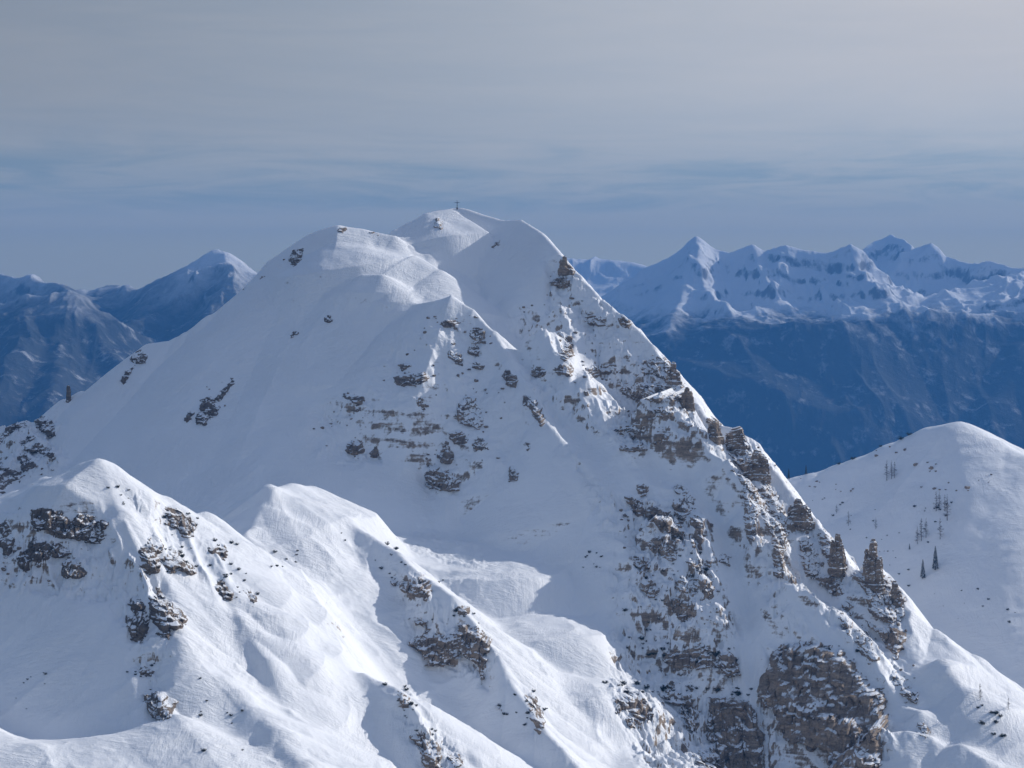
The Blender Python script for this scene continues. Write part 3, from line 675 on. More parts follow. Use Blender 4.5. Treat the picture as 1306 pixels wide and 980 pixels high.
R_, S_, K_ = M_ROCK, M_ROCK_SNOWY, M_CLIFF
OUT = [
 # far left shoulder
 ('rock_outcrop', [(-20,592),(5,592),(20,600),(34,606),(24,614),(12,622),(4,628),(-20,625)], 'dark rock at the left picture edge, just above the near sunlit snow crest', dict(mat=M_DARK, A=2.2)),
 ('rock_outcrop', [(-8,562),(4,552),(15,540),(33,536),(34,541),(22,546),(8,558),(-8,570)], 'slanting dark rock forming the far left end of the skyline shoulder', dict(mat=M_DARK, A=2.0)),
 ('rock_outcrop', [(39,536),(52,530),(66,537),(72,556),(62,558),(50,547)], 'snow topped rock step below the sharp pillar on the left shoulder', dict(mat=M_DARK, A=2.2)),
 ('rock_outcrop', [(33,573),(48,563),(58,568),(71,577),(69,586),(58,583),(46,578)], 'dark oval rock low on the left shoulder, right end of its cluster', dict(mat=M_DARK, A=2.0)),
 ('rock_outcrop', [(25,567),(42,555),(45,560),(30,570)], 'small slanted rock slab between the shoulder skyline and the dark oval rock', dict(mat=M_DARK, A=1.2)),
 ('rock_outcrop', [(22,586),(32,580),(47,592),(44,601),(28,598)], 'broken dark rock low on the left shoulder beneath the oval rock', dict(mat=M_DARK, A=1.3)),
 # left face
 ('rock_outcrop', [(166,458),(178,448),(189,455),(186,464),(172,466)], 'brown rock just under the notch in the left skyline', dict(mat=M_DARK, A=1.2)),
 ('rock_outcrop', [(152,486),(160,474),(172,466),(168,478),(158,492)], 'dark rock edge lining the left skyline above the notch saddle', dict(mat=M_DARK, A=1.2)),
 ('rock_outcrop', [(257,513),(266,507),(275,514),(281,522),(276,531),(264,531),(257,524)], 'larger dark rock in the middle of the smooth shaded left face', dict(mat=M_DARK, A=1.8)),
 ('rock_outcrop', [(250,532),(257,525),(268,534),(262,542),(251,540)], 'dark rock directly beneath the larger one on the smooth shaded left face', dict(mat=M_DARK, A=1.5)),
 ('rock_outcrop', [(272,510),(282,498),(296,484),(302,488),(290,502),(280,512)], 'thin line of dark rocks climbing from the rock on the smooth left face', dict(mat=M_DARK, A=.9)),
 ('rock_outcrop', [(235,534),(246,522),(249,528),(238,540)], 'narrow dark rock left of the pair on the smooth shaded left face', dict(mat=M_DARK, A=.9)),
 ('rock_outcrop', [(368,330),(374,320),(386,318),(384,332),(374,338)], 'scattered dark rock on the skyline slope left of the rounded left summit', dict(mat=M_DARK, A=.9)),
 ('rock_outcrop', [(412,405),(419,401),(425,407),(422,413),(413,411)], 'lone dark rock on the shaded slope below the snow knoll', dict(mat=M_DARK, A=1.0)),
 ('rock_outcrop', [(369,428),(375,423),(379,426),(372,431)], 'little flat rock lying on the long shaded rib left of the knoll', dict(mat=M_DARK, A=.8)),
 # summit
 ('rock_outcrop', [(554,283),(558,276),(564,284),(561,291),(555,290)], 'dark rock in the wind scoop left of the summit cross', dict(mat=M_GREY, A=.9)),
 ('rock_outcrop', [(626,314),(633,308),(638,306),(637,313),(630,317)], 'single dark rock on the smooth slope below the summit cross', dict(mat=M_GREY, A=1.0)),
 ('rock_outcrop', [(430,295),(436,291),(441,294),(436,297)], 'dark rock on the very top of the rounded left summit', dict(mat=M_GREY, A=.8)),
 ('rock_outcrop', [(472,296),(480,293),(490,300),(482,303)], 'dark rock on the crest between left summit and the main summit', dict(mat=M_GREY, A=.8)),
 # front buttress
 ('rock_outcrop', [(562,414),(571,407),(585,411),(582,420),(566,420)], 'flat brown rock just below the pointed crest of the front buttress', dict(mat=M_GREY, A=1.4)),
 ('rock_outcrop', [(569,450),(579,448),(591,457),(589,465),(577,460)], 'slanting rock slab in the middle upper front buttress', dict(mat=M_GREY, A=1.4)),
 ('rock_outcrop', [(597,446),(604,436),(612,441),(613,457),(602,455)], 'dark rock beside the bright snow strip, upper of two on the buttress edge', dict(mat=M_GREY, A=1.5)),
 ('rock_outcrop', [(602,464),(610,460),(618,466),(616,473),(606,472)], 'dark rock beside the bright snow strip, lower of two on the buttress edge', dict(mat=M_GREY, A=1.3)),
 ('rock_outcrop', [(598,428),(604,418),(616,424),(618,440),(608,438)], 'broken rock close to the buttress crest right of the bright snow strip', dict(mat=M_GREY, A=1.2)),
 ('rock_outcrop', [(506,466),(515,462),(523,467),(513,474)], 'small brown rock above the wider rock band on the left of the buttress', dict(mat=M_GREY, A=1.0)),
 ('rock_outcrop', [(504,483),(520,475),(541,475),(545,484),(530,491),(507,491)], 'wide broken rock band on the left side of the front buttress', dict(mat=M_GREY, A=1.3)),
 ('rock_outcrop', [(438,506),(452,499),(465,508),(463,517),(451,516)], 'dark rock cluster on the left lower flank of the buttress, upper one', dict(mat=M_GREY, A=1.3)),
 ('rock_outcrop', [(447,523),(460,519),(465,525),(452,528)], 'thin rock ledge under the upper dark cluster on the left lower flank', dict(mat=M_GREY, A=.9)),
 ('rock_outcrop', [(440,572),(448,562),(460,565),(462,577),(454,582),(445,579)], 'round brown rock at the left foot of the front buttress', dict(mat=M_GREY, A=1.8)),
 ('rock_outcrop', [(472,578),(479,570),(487,578),(480,584),(474,583)], 'little dark rock right of the round brown rock at the buttress foot', dict(mat=M_GREY, A=.9)),
 ('rock_outcrop', [(529,510),(538,505),(545,518),(540,524),(531,519)], 'dark broken rock alone in the centre of the front buttress', dict(mat=M_GREY, A=1.0)),
 ('rock_outcrop', [(579,531),(587,514),(596,503),(606,507),(612,520),(618,541),(612,549),(598,545),(588,541)], 'large brown crag in the lower centre of the front buttress', dict(A=2.2, mat=S_)),
 ('rock_outcrop', [(571,552),(586,550),(595,560),(591,569),(578,567)], 'dark blocky rock beneath the large brown crag of the buttress', dict(mat=M_GREY, A=1.6)),
 ('rock_outcrop', [(559,580),(570,565),(577,575),(576,591),(563,591)], 'dark rock trailing left below the blocky rock of the buttress', dict(mat=M_GREY, A=1.5)),
 ('rock_outcrop', [(603,566),(612,559),(623,568),(623,574),(607,574)], 'small dark rock right of the blocky rock near the buttress foot', dict(mat=M_GREY, A=1.1)),
 ('rock_outcrop', [(541,606),(547,594),(560,595),(573,602),(589,614),(585,625),(572,628),(556,625),(545,619)], 'big rounded rock with a snow cap at the very foot of the front buttress', dict(mat=M_GREY, A=2.6)),
 ('rock_outcrop', [(648,603),(653,597),(661,602),(659,612),(650,612)], 'small snow capped rock alone on the smooth snow right of the buttress foot', dict(mat=M_GREY, A=1.4)),
 ('rock_outcrop', [(664,505),(672,500),(684,515),(694,532),(690,540),(680,528),(668,515)], 'dark rock spine along the lower edge of the buttress beside sunlit snow', dict(mat=M_GREY, A=1.6)),
 ('rock_outcrop', [(640,478),(648,472),(662,486),(658,496),(646,490)], 'broken dark rock on the buttress edge above its rock spine', dict(mat=M_GREY, A=1.3)),
 ('rock_outcrop', [(668,563),(674,559),(677,570),(673,575)], 'small brown rock on the snow left of the sunlit ramp', dict(mat=M_GREY, A=1.0)),
 # right face
 ('rock_outcrop', [(714,336),(721,327),(733,345),(731,353),(718,346)], 'dark broken rock at the right skyline, uppermost on the summit ridge', dict(A=1.6)),
 ('rock_outcrop', [(702,362),(711,352),(729,356),(728,366),(714,369)], 'brown overhanging rock just below the uppermost skyline rock', dict(A=2.0)),
 ('rock_outcrop', [(744,411),(752,400),(762,404),(773,406),(771,417),(752,415)], 'snow dusted rock patch high on the right face near the skyline', dict(A=1.2, mat=S_)),
 ('rock_outcrop', [(714,454),(724,428),(730,428),(731,453),(720,458)], 'upright dark rock wall in the gully high on the right face', dict(A=1.6)),
 ('rock_outcrop', [(675,473),(684,468),(698,473),(695,481),(680,482)], 'brown rock under a snow rib on the upper right face, left of a pair', dict(A=1.4)),
 ('rock_outcrop', [(706,472),(714,465),(728,469),(727,479),(712,479)], 'brown rock under a snow rib on the upper right face, right of a pair', dict(A=1.6)),
 ('rock_outcrop', [(744,473),(758,465),(784,465),(786,476),(764,479),(748,479)], 'long thin rock band right of the pair under the snow ribs', dict(A=1.1, mat=S_)),
 ('rock_outcrop', [(788,499),(800,491),(840,488),(872,489),(878,505),(868,513),(850,506),(840,513),(826,509),(800,509)], 'long broken limestone band running to the right skyline at mid height', dict(A=1.6, mat=S_)),
 ('rock_outcrop', [(815,470),(826,455),(840,452),(858,456),(862,486),(850,488),(836,478),(822,480)], 'rough rock wall under the skyline above the long limestone band', dict(A=1.6, mat=S_)),
 ('rock_outcrop', [(826,523),(840,515),(860,518),(858,531),(834,533)], 'dark snow striped rock ledge beneath the long limestone band', dict(A=1.3, mat=S_)),
 ('rock_outcrop', [(784,548),(800,540),(820,541),(823,552),(804,556),(788,555)], 'flat rock ledge on the middle of the right face beside a snow rib', dict(A=1.2, mat=S_)),
 ('rock_outcrop', [(832,552),(842,547),(853,552),(848,565),(838,562)], 'small pointed rock right of the flat ledge on the right face', dict(A=1.0, mat=S_)),
 ('rock_outcrop', [(790,568),(806,568),(817,561),(820,574),(806,578),(792,575)], 'brown rock step under the flat ledge of the right face', dict(A=1.6)),
 ('rock_outcrop', [(789,406),(796,400),(804,412),(803,420),(794,416)], 'dark skyline rock above the rough wall on the right ridge', dict(A=1.2)),
 ('rock_outcrop', [(899,536),(908,531),(919,540),(918,549),(906,546)], 'brown notch rock on the right skyline just before the snowy tower', dict(A=1.6)),
 ('rock_tower', [(925,552),(937,546),(949,555),(956,574),(966,588),(973,601),(965,613),(950,606),(940,591),(930,581),(925,566)], 'bulging snow plastered rock tower on the right skyline', dict(A=2.8, mat=S_, cat='rock tower')),
 ('rock_outcrop', [(934,600),(950,603),(965,606),(979,612),(982,640),(967,656),(963,690),(955,701),(949,670),(951,640),(947,618)], 'tall dark rock wall directly beneath the snow plastered tower', dict(A=2.4, mat=S_)),
 ('rock_outcrop', [(984,640),(998,640),(1004,664),(1003,700),(1000,738),(988,742),(984,705),(988,676)], 'cracked rock pillar right of the tall wall beneath the tower', dict(A=2.2, mat=S_)),
 ('rock_outcrop', [(1008,652),(1022,645),(1032,658),(1029,672),(1014,668)], 'snow topped rock knob on the right skyline below the tower', dict(A=1.6, mat=S_)),
 ('rock_outcrop', [(793,632),(806,627),(821,640),(823,656),(814,658),(802,646)], 'brown split rock at the head of the central rock spine', dict(A=1.9)),
 ('rock_outcrop', [(825,652),(838,647),(855,655),(856,681),(846,680),(836,669),(827,662)], 'tall brown block with an upright face on the central rock spine', dict(A=2.3, mat=K_)),
 ('rock_outcrop', [(813,619),(818,616),(825,622),(822,630),(814,629)], 'single boulder like rock above the tall brown block', dict(A=1.5)),
 ('rock_outcrop', [(855,673),(863,669),(872,676),(870,691),(862,690)], 'rounded rock right below the tall brown block', dict(A=1.8)),
 ('rock_outcrop', [(879,660),(890,649),(899,662),(898,690),(897,706),(886,697),(885,675)], 'dark upright rock pillar right of the central spine', dict(A=2.0)),
 ('rock_outcrop', [(860,622),(868,618),(877,622),(876,631),(864,630)], 'shrubby rounded rock above the dark upright pillar', dict(A=1.2)),
 ('rock_outcrop', [(873,634),(880,631),(886,636),(883,641),(875,640)], 'small flat rock between the shrubby rock and the dark upright pillar', dict(A=1.1)),
 ('rock_outcrop', [(802,712),(815,709),(828,712),(833,723),(827,731),(815,729)], 'brown rock nose low on the left of the central spine', dict(A=2.0)),
 ('rock_outcrop', [(824,692),(831,689),(838,698),(837,707),(826,704)], 'dark block above the brown rock nose', dict(A=1.5)),
 ('rock_outcrop', [(874,716),(890,711),(906,716),(904,723),(886,724)], 'thin dark ledge with shrubs below the dark upright pillar', dict(A=1.1)),
 ('rock_outcrop', [(916,708),(924,704),(931,711),(928,719),(919,718)], 'lone shrubby rock in the smooth snow couloir', dict(A=1.3)),
 ('rock_outcrop', [(858,742),(872,735),(890,738),(895,752),(884,762),(868,756)], 'snow dusted rubble of rocks below the brown rock nose', dict(A=1.0, mat=S_)),
 ('rock_outcrop', [(893,740),(904,738),(912,752),(906,768),(896,764)], 'dark pitted rock right of the snow dusted rubble', dict(A=1.3)),
 ('rock_outcrop', [(1040,678),(1052,672),(1066,690),(1072,716),(1060,724),(1048,706)], 'snow streaked rock step just left of the small blunt pinnacle', dict(A=1.8, mat=S_)),
 ('rock_outcrop', [(966,618),(978,612),(992,632),(996,668),(986,690),(974,668)], 'tall snow streaked rock rib between the dark wall and the cracked pillar', dict(A=2.0, mat=S_)),
 ('rock_outcrop', [(1018,690),(1030,684),(1044,706),(1046,730),(1032,736),(1022,716)], 'broken rock wall under the snow topped knob of the right skyline', dict(A=1.8, mat=S_)),
 ('rock_outcrop', [(832,690),(848,684),(862,700),(858,716),(842,714)], 'brown broken rock on the central spine below the rounded rock', dict(A=1.6)),
 ('rock_outcrop', [(848,770),(866,762),(884,770),(886,786),(866,790)], 'snow dusted rock step on the lower central spine', dict(A=1.4)),
 ('rock_outcrop', [(815,742),(830,736),(842,752),(836,766),(820,760)], 'brown rock cluster on the left edge of the lower central spine', dict(A=1.5)),
 ('rock_outcrop', [(858,640),(872,636),(880,652),(872,664),(860,658)], 'brown rock between the tall block and the dark upright pillar', dict(A=1.6)),
 ('rock_outcrop', [(1085,800),(1098,796),(1112,818),(1120,842),(1108,846),(1092,824)], 'thin snowy rock rib on the slope left of the undercut rock', dict(A=1.4, mat=S_)),
 # cliffs at the foot
 ('rock_cliff', [(837,837),(850,831),(870,827),(895,825),(913,838),(916,851),(900,857),(880,860),(862,854),(847,847)], 'upper rock step with shrubs on its lip above the brown pillar', dict(A=2.0, cat='cliff')),
 ('rock_cliff', [(916,842),(935,834),(942,855),(936,864),(922,858)], 'small rock step right of the shrub lined upper step', dict(A=1.8, cat='cliff')),
 ('rock_cliff', [(785,893),(805,885),(819,891),(823,905),(821,924),(804,924),(799,909),(786,907)], 'isolated rock step at the shadow edge, left of the brown pillar', dict(A=1.8, cat='cliff')),
 ('rock_cliff', [(841,883),(860,877),(885,880),(889,905),(888,938),(876,932),(867,916),(869,903),(855,899),(845,891)], 'ragged rock flank joined to the left of the brown pillar', dict(A=2.0, cat='cliff')),
 ('rock_cliff', [(903,884),(925,882),(950,893),(963,905),(970,930),(973,1010),(918,1010),(911,960),(899,940),(905,920)], 'broad brown rock pillar at the foot of the face', dict(A=4.0, lay=4.2, mat=K_, cat='cliff')),
 ('rock_cliff', [(888,964),(905,957),(924,962),(928,985),(925,1005),(895,1005)], 'low snow topped rock step in front of the brown pillar', dict(A=1.5, mat=S_, cat='cliff')),
 ('rock_cliff', [(961,880),(974,850),(985,831),(1000,824),(1030,821),(1070,829),(1090,845),(1101,866),(1131,890),(1134,928),(1122,936),(1121,1010),(1060,1010),(1052,962),(1020,952),(1000,946),(984,905)], 'largest grey cliff at the foot of the face, striped with snow ledges', dict(A=4.2, lay=5.0, mat=K_, cat='cliff')),
 ('rock_cliff', [(1058,990),(1062,958),(1090,948),(1118,952),(1120,1010),(1060,1010)], 'lower right corner block of the largest grey cliff', dict(A=4.5, lay=4.0, mat=K_, cat='cliff')),
 ('rock_outcrop', [(1025,739),(1040,734),(1060,729),(1075,738),(1077,757),(1064,759),(1050,760),(1034,751)], 'brown overhanging rock below the small skyline pinnacle', dict(A=2.2)),
 ('rock_outcrop', [(1086,733),(1102,725),(1118,728),(1130,735),(1147,742),(1153,765),(1155,790),(1138,796),(1120,790),(1106,780),(1103,758)], 'shattered snowy rock mass carrying the tall pinnacle', dict(A=2.6, mat=S_)),
 ('rock_outcrop', [(1104,792),(1120,800),(1140,800),(1153,806),(1151,822),(1145,840),(1132,826),(1116,812)], 'dark undercut rock at the base of the tall pinnacle', dict(A=2.4, mat=K_)),
 ('rock_outcrop', [(1133,861),(1142,855),(1160,868),(1171,885),(1169,899),(1158,893),(1145,883)], 'snow streaked rock hump on the slope below the tall pinnacle', dict(A=1.8, mat=S_)),
 ('rock_outcrop', [(1074,770),(1084,764),(1090,790),(1088,815),(1080,812),(1074,792)], 'narrow rock rib on the snow left below the tall pinnacle', dict(A=1.4, mat=S_)),
 ('rock_outcrop', [(1171,927),(1178,923),(1185,930),(1183,939),(1174,936)], 'small dark rock at the lip of the lower right snow dome', dict(A=1.2)),
 # near ridge
 ('rock_outcrop', [(37,653),(50,647),(66,656),(78,655),(90,667),(101,656),(120,660),(125,672),(132,681),(129,693),(115,691),(104,689),(92,689),(80,687),(70,685),(60,676),(47,679),(39,671)], 'upper row of brown rocks under the near snow crest on the left', dict(mat=M_DARK, A=2.0, blocks=1.6)),
 ('rock_outcrop', [(123,662),(131,659),(139,664),(138,676),(128,679)], 'dark rock at the right end of the upper row under the near crest', dict(mat=M_DARK, A=1.4)),
 ('rock_outcrop', [(21,711),(34,700),(42,687),(60,691),(76,696),(87,703),(81,713),(66,709),(57,719),(48,725),(41,719),(41,731),(30,729),(23,722)], 'lower row of brown rocks under the near snow crest on the left', dict(mat=M_DARK, A=2.0, blocks=1.6)),
 ('rock_outcrop', [(77,718),(88,711),(98,721),(112,728),(109,737),(92,737),(79,736)], 'jagged rock at the right end of the lower row under the near crest', dict(mat=M_DARK, A=1.6)),
 ('rock_outcrop', [(-4,667),(12,667),(15,681),(6,685),(-4,681)], 'rock at the left picture edge level with the upper row, higher one', dict(mat=M_DARK, A=1.4)),
 ('rock_outcrop', [(1,689),(17,688),(16,706),(9,712),(2,705)], 'rock at the left picture edge level with the lower row', dict(mat=M_DARK, A=1.4)),
 ('rock_outcrop', [(204,653),(220,645),(237,655),(247,668),(245,683),(234,683),(226,673),(213,666)], 'shrubby rock on the sunlit near crest, nearest to its top on the right', dict(mat=M_DARK, A=1.3)),
 ('rock_outcrop', [(181,701),(192,689),(205,696),(201,710),(203,729),(190,735),(181,725)], 'upright dark rock where the near spine begins, topped by shrubs', dict(mat=M_DARK, A=1.7)),
 ('rock_outcrop', [(205,713),(220,705),(236,716),(249,722),(247,733),(230,729),(216,729)], 'shrub covered rock patch on sunlit snow right of the upright dark rock', dict(mat=M_DARK, A=1.1)),
 ('rock_outcrop', [(267,699),(280,693),(289,704),(285,713),(272,707)], 'little shrubby rock low on the sunlit near crest by the saddle', dict(mat=M_DARK, A=1.0)),
 ('rock_outcrop', [(161,769),(176,761),(184,771),(190,790),(189,813),(180,819),(167,809),(164,795),(171,783)], 'dark rough crag on the near spine, left half of the pair', dict(mat=M_DARK, A=2.0, blocks=1.3)),
 ('rock_outcrop', [(192,763),(200,748),(209,755),(217,768),(223,780),(233,781),(237,792),(231,801),(218,803),(215,816),(206,813),(202,796),(193,786)], 'dark rough crag on the near spine, right half of the pair', dict(mat=M_DARK, A=2.2, blocks=1.3)),
 ('rock_outcrop', [(186,888),(200,883),(214,891),(228,896),(223,909),(208,918),(196,917),(187,907)], 'solitary boxy rock low on the near spine', dict(mat=M_DARK, A=2.4)),
 ('rock_outcrop', [(176,856),(184,849),(196,857),(192,863),(180,861)], 'small broken rock on the near spine above the solitary boxy rock', dict(mat=M_DARK, A=.9)),
 ('rock_outcrop', [(274,745),(284,740),(291,750),(298,754),(295,767),(286,766),(277,756)], 'dark rock in the shaded hollow right of the near spine', dict(mat=M_DARK, A=1.5)),
 ('rock_outcrop', [(313,752),(320,748),(327,762),(324,772),(316,764)], 'small dark shrubby rock right of the shaded hollow', dict(mat=M_DARK, A=1.0)),
 # middle cliff rib
 ('rock_outcrop', [(500,743),(515,739),(530,744),(546,734),(550,748),(544,766),(530,761),(515,756)], 'brown rock head at the top of the middle cliff rib', dict(mat=M_GREY, A=1.8)),
 ('rock_outcrop', [(574,778),(584,771),(598,774),(600,784),(586,787)], 'dark rock under the snow cap on the crest of the middle cliff rib', dict(mat=M_GREY, A=1.4)),
 ('rock_cliff', [(516,786),(530,782),(546,790),(549,807),(565,814),(580,811),(592,799),(604,804),(615,811),(627,815),(629,831),(622,846),(619,872),(610,863),(603,846),(590,840),(570,844),(555,848),(545,852),(537,839),(526,825),(532,812),(540,806),(528,800)], 'ledged brown cliff in the middle of the picture, above the shaded gully', dict(mat=M_GREY, A=3.0, lay=2.8, cat='cliff')),
 ('rock_outcrop', [(504,890),(513,882),(521,888),(523,902),(514,904)], 'dark shrubby rock at the top of the lower middle rib', dict(mat=M_GREY, A=1.4)),
 ('rock_outcrop', [(525,941),(540,934),(551,947),(563,955),(566,970),(554,990),(545,990),(539,966),(530,951)], 'brown rock on the lower middle rib at the bottom picture edge', dict(mat=M_GREY, A=1.8)),
 ('rock_outcrop', [(571,964),(582,960),(593,968),(590,977),(576,975)], 'small brown rock right of the rock at the bottom picture edge', dict(mat=M_GREY, A=1.2)),
 ('rock_outcrop', [(670,888),(678,884),(688,905),(694,920),(688,934),(680,915)], 'line of dark shrubby rocks on the sunlit slope below the middle cliff', dict(mat=M_GREY, A=1.0)),
 ('rock_outcrop', [(630,902),(637,897),(644,905),(640,918),(632,914)], 'small dark rock on the sunlit slope left of the shrubby line', dict(mat=M_GREY, A=1.0)),
]
for nm, poly, lab, kw in OUT:
    kw = dict(kw); cat = kw.pop('cat', 'rock')
    outcrop(nm, poly, lab, cat, **kw)

# ------------------------------------------------------------------ free-standing pinnacles: jointed columns that grow out of the crest
def pinnacle(px, py_top, py_base, w_px, label, seed, lean=0.0, mat=None, name='rock_pinnacle', n=7, dy=0.0, cat='rock pinnacle'):
    rnd = random.Random(seed)
    h = None
    for k in range(30):
        h = mountain.hit(px, py_base + k)
        if h: break
    x, y, zb = h; y += dy; pm = y / F
    H = (py_base - py_top) * pm; W = w_px * pm / 2
    V = []; Q = []
    for k in range(n):
        if k == 0: cx_, cy_, hh, ww = 0.0, 0.0, H, W * 0.78
        else:
            a = rnd.uniform(0, 6.28); d = W * rnd.uniform(0.35, 0.85)
            cx_, cy_ = math.cos(a) * d, math.sin(a) * d * 0.8
            hh = H * rnd.uniform(0.45, 0.97) * (1.1 - 0.4 * d / W); ww = W * rnd.uniform(0.35, 0.6)
        m_ = rnd.choice([5, 6, 6, 7]); rot = rnd.uniform(0, 6.28)
        ang = sorted(rot + 2 * math.pi * (j + rnd.uniform(-.28, .28)) / m_ for j in range(m_))
        rad = [ww * rnd.uniform(0.75, 1.2) for _ in range(m_)]
        # outline refined to 6 points per side, rings up the column
        per = []
        for j in range(m_):
            p0 = np.array([math.cos(ang[j]) * rad[j], math.sin(ang[j]) * rad[j]]); j2 = (j + 1) % m_
            p1 = np.array([math.cos(ang[j2]) * rad[j2], math.sin(ang[j2]) * rad[j2]])
            for q in range(6): per.append(p0 + (p1 - p0) * q / 6)
        per = np.array(per); nc = len(per); nr = max(10, int((hh + 4) / 0.35))
        t = np.linspace(-4.0 / max(hh, .1), 1, nr)
        slx, sly = rnd.uniform(-.3, .3), rnd.uniform(-.35, .1)
        base = len(V); rows = []
        top_r = rnd.uniform(0.35, 0.7); sh = 1.0
        for i, tt in enumerate(t):
            if rnd.random() < 0.10: sh = rnd.uniform(0.92, 1.06)
            sc_ = (1.0 + (top_r - 1.0) * max(tt, 0)) * sh * (1.0 if tt < .93 else 0.72) * (1.25 if tt < 0 else 1)
            zz = tt * hh
            for pt in per:
                qx, qy = pt * sc_
                V.append((cx_ + qx + lean * zz, cy_ + qy, zz + (qx * slx + qy * sly) * max(0, tt)))
            rows.append(base + i * nc)
        for i in range(nr - 1):
            for j in range(nc):
                Q.append((rows[i] + j, rows[i] + (j + 1) % nc, rows[i + 1] + (j + 1) % nc, rows[i + 1] + j))
        c0 = np.array(V[rows[-1]:rows[-1] + nc]).mean(0)
        k0 = len(V)
        for pt in V[rows[-1]:rows[-1] + nc]: V.append(tuple(c0 + (np.array(pt) - c0) * 0.4 + np.array([0, 0, 0.12])))
        for j in range(nc): Q.append((rows[-1] + j, rows[-1] + (j + 1) % nc, k0 + (j + 1) % nc, k0 + j))
        kc = len(V); V.append(tuple(c0 + np.array([0, 0, 0.15])))
        for j in range(0, nc, 2): Q.append((k0 + j, k0 + j + 1, k0 + (j + 2) % nc, kc))
    co = np.array(V, f32)
    amp = min(0.45, W * 0.10)
    for a_, sd in ((0, 1), (1, 2)):
        co[:, a_] += fbm(co[:, 0] * 0.8 + co[:, 1] * 0.7 + 5, co[:, 2] * 0.9 + co[:, 1] * .3, 3, seed + sd * 7) * amp * 1.6
    o = raw_mesh(name, co, np.array(Q), mat or M_ROCK_SNOWY, False)
    o.location = (x, y, zb)
    return tag(o, label, cat)
pinnacle(1112, 688, 745, 30, 'tall rock pinnacle leaning out from the right skyline', 5, lean=0.03, dy=1, n=9)
pinnacle(1067, 680, 722, 22, 'small blunt rock pinnacle on the right skyline, left of the tall one', 19, dy=-4, n=9)
pinnacle(1141, 741, 775, 20, 'lower rock shoulder hugging the right side of the tall pinnacle', 23, dy=0)
pinnacle(87, 492, 511, 9, 'thin dark rock pillar standing on the left shoulder skyline', 13, mat=M_DARK, n=3)
pinnacle(720, 327, 342, 12, 'dark rock tooth on the summit ridge, highest on the right skyline', 29, mat=M_ROCK, n=5, dy=-2)
pinnacle(859, 462, 486, 18, 'dark skyline crag at the end of the long limestone band', 31, n=6, dy=-2)
pinnacle(876, 494, 514, 16, 'notched rock tooth on the right skyline just below the limestone band', 37, n=6, dy=-2, mat=M_ROCK)
pinnacle(911, 537, 556, 22, 'brown skyline block leaning left of the snow plastered tower', 41, n=5, dy=-2, mat=M_ROCK)
pinnacle(938, 545, 575, 30, 'broad snowy head of the plastered rock tower', 43, n=9, dy=-2, cat='rock tower')
pinnacle(966, 574, 604, 27, 'right hand shoulder of the plastered rock tower', 47, n=7, dy=-2)
pinnacle(1018, 636, 664, 30, 'low skyline crag beside the snow topped knob', 61, n=8, dy=-2)
# ------------------------------------------------------------------ small helpers for mesh parts
def link_mesh(name, verts, faces, mat, parent=None, smooth=False):
    me = bpy.data.meshes.new(name); me.from_pydata([tuple(map(float, v)) for v in verts], [], [tuple(f) for f in faces]); me.update()
    if smooth: me.polygons.foreach_set('use_smooth', [True] * len(me.polygons))
    me.materials.append(mat)
    o = bpy.data.objects.new(name, me); COL.objects.link(o)
    if parent: o.parent = parent
    return o

class MB:
    def __init__(self): self.v = []; self.f = []
    def tube(self, p, q, r0, r1, n=6):
        p = Vector(p); q = Vector(q); d = (q - p).normalized()
        a = d.orthogonal().normalized(); b = d.cross(a); k = len(self.v)
        for c, r in ((p, r0), (q, r1)):
            for i in range(n):
                t = 2 * math.pi * i / n; self.v.append(c + a * math.cos(t) * r + b * math.sin(t) * r)
        for i in range(n): self.f.append((k + i, k + (i + 1) % n, k + n + (i + 1) % n, k + n + i))
        self.f.append(tuple(k + n - 1 - i for i in range(n))); self.f.append(tuple(k + n + i for i in range(n)))
    def box(self, c, s, bev=0.0):
        x, y, z = s[0] / 2, s[1] / 2, s[2] / 2; k = len(self.v)
        for dz in (-z, z):
            for dx, dy in ((-x, -y), (x, -y), (x, y), (-x, y)): self.v.append(Vector((c[0] + dx, c[1] + dy, c[2] + dz)))
        for f in ((0, 3, 2, 1), (4, 5, 6, 7), (0, 1, 5, 4), (1, 2, 6, 5), (2, 3, 7, 6), (3, 0, 4, 7)): self.f.append(tuple(k + i for i in f))
    def blade(self, p, d, l, w, up):
        """one pointed sliver of twig or needle spray, with a fold so that it has two sides"""
        d = Vector(d).normalized(); s = d.cross(Vector(up)); s = s.normalized() if s.length > 1e-4 else Vector((1, 0, 0))
        n = s.cross(d); k = len(self.v); p = Vector(p)
        self.v += [p, p + d * l * .5 + s * w * .5 - n * w * .25, p + d * l, p + d * l * .5 - s * w * .5 - n * w * .25]
        self.f += [(k, k + 1, k + 2), (k, k + 2, k + 3)]
    def build(self, name, mat, parent=None, smooth=False): return link_mesh(name, self.v, self.f, mat, parent, smooth)

def empty(name, loc, rz=0.0):
    o = bpy.data.objects.new(name, None); COL.objects.link(o); o.location = loc; o.rotation_euler = (0, 0, rz); return o

def copy_thing(src, loc, rz, sc, label=None, group=None):
    c = src.copy(); COL.objects.link(c); c.location = loc; c.rotation_euler = (c.rotation_euler.x, c.rotation_euler.y, rz); c.scale = sc
    if label: c['label'] = label
    if group: c['group'] = group
    for ch in src.children:
        d = ch.copy(); COL.objects.link(d); d.parent = c
    return c

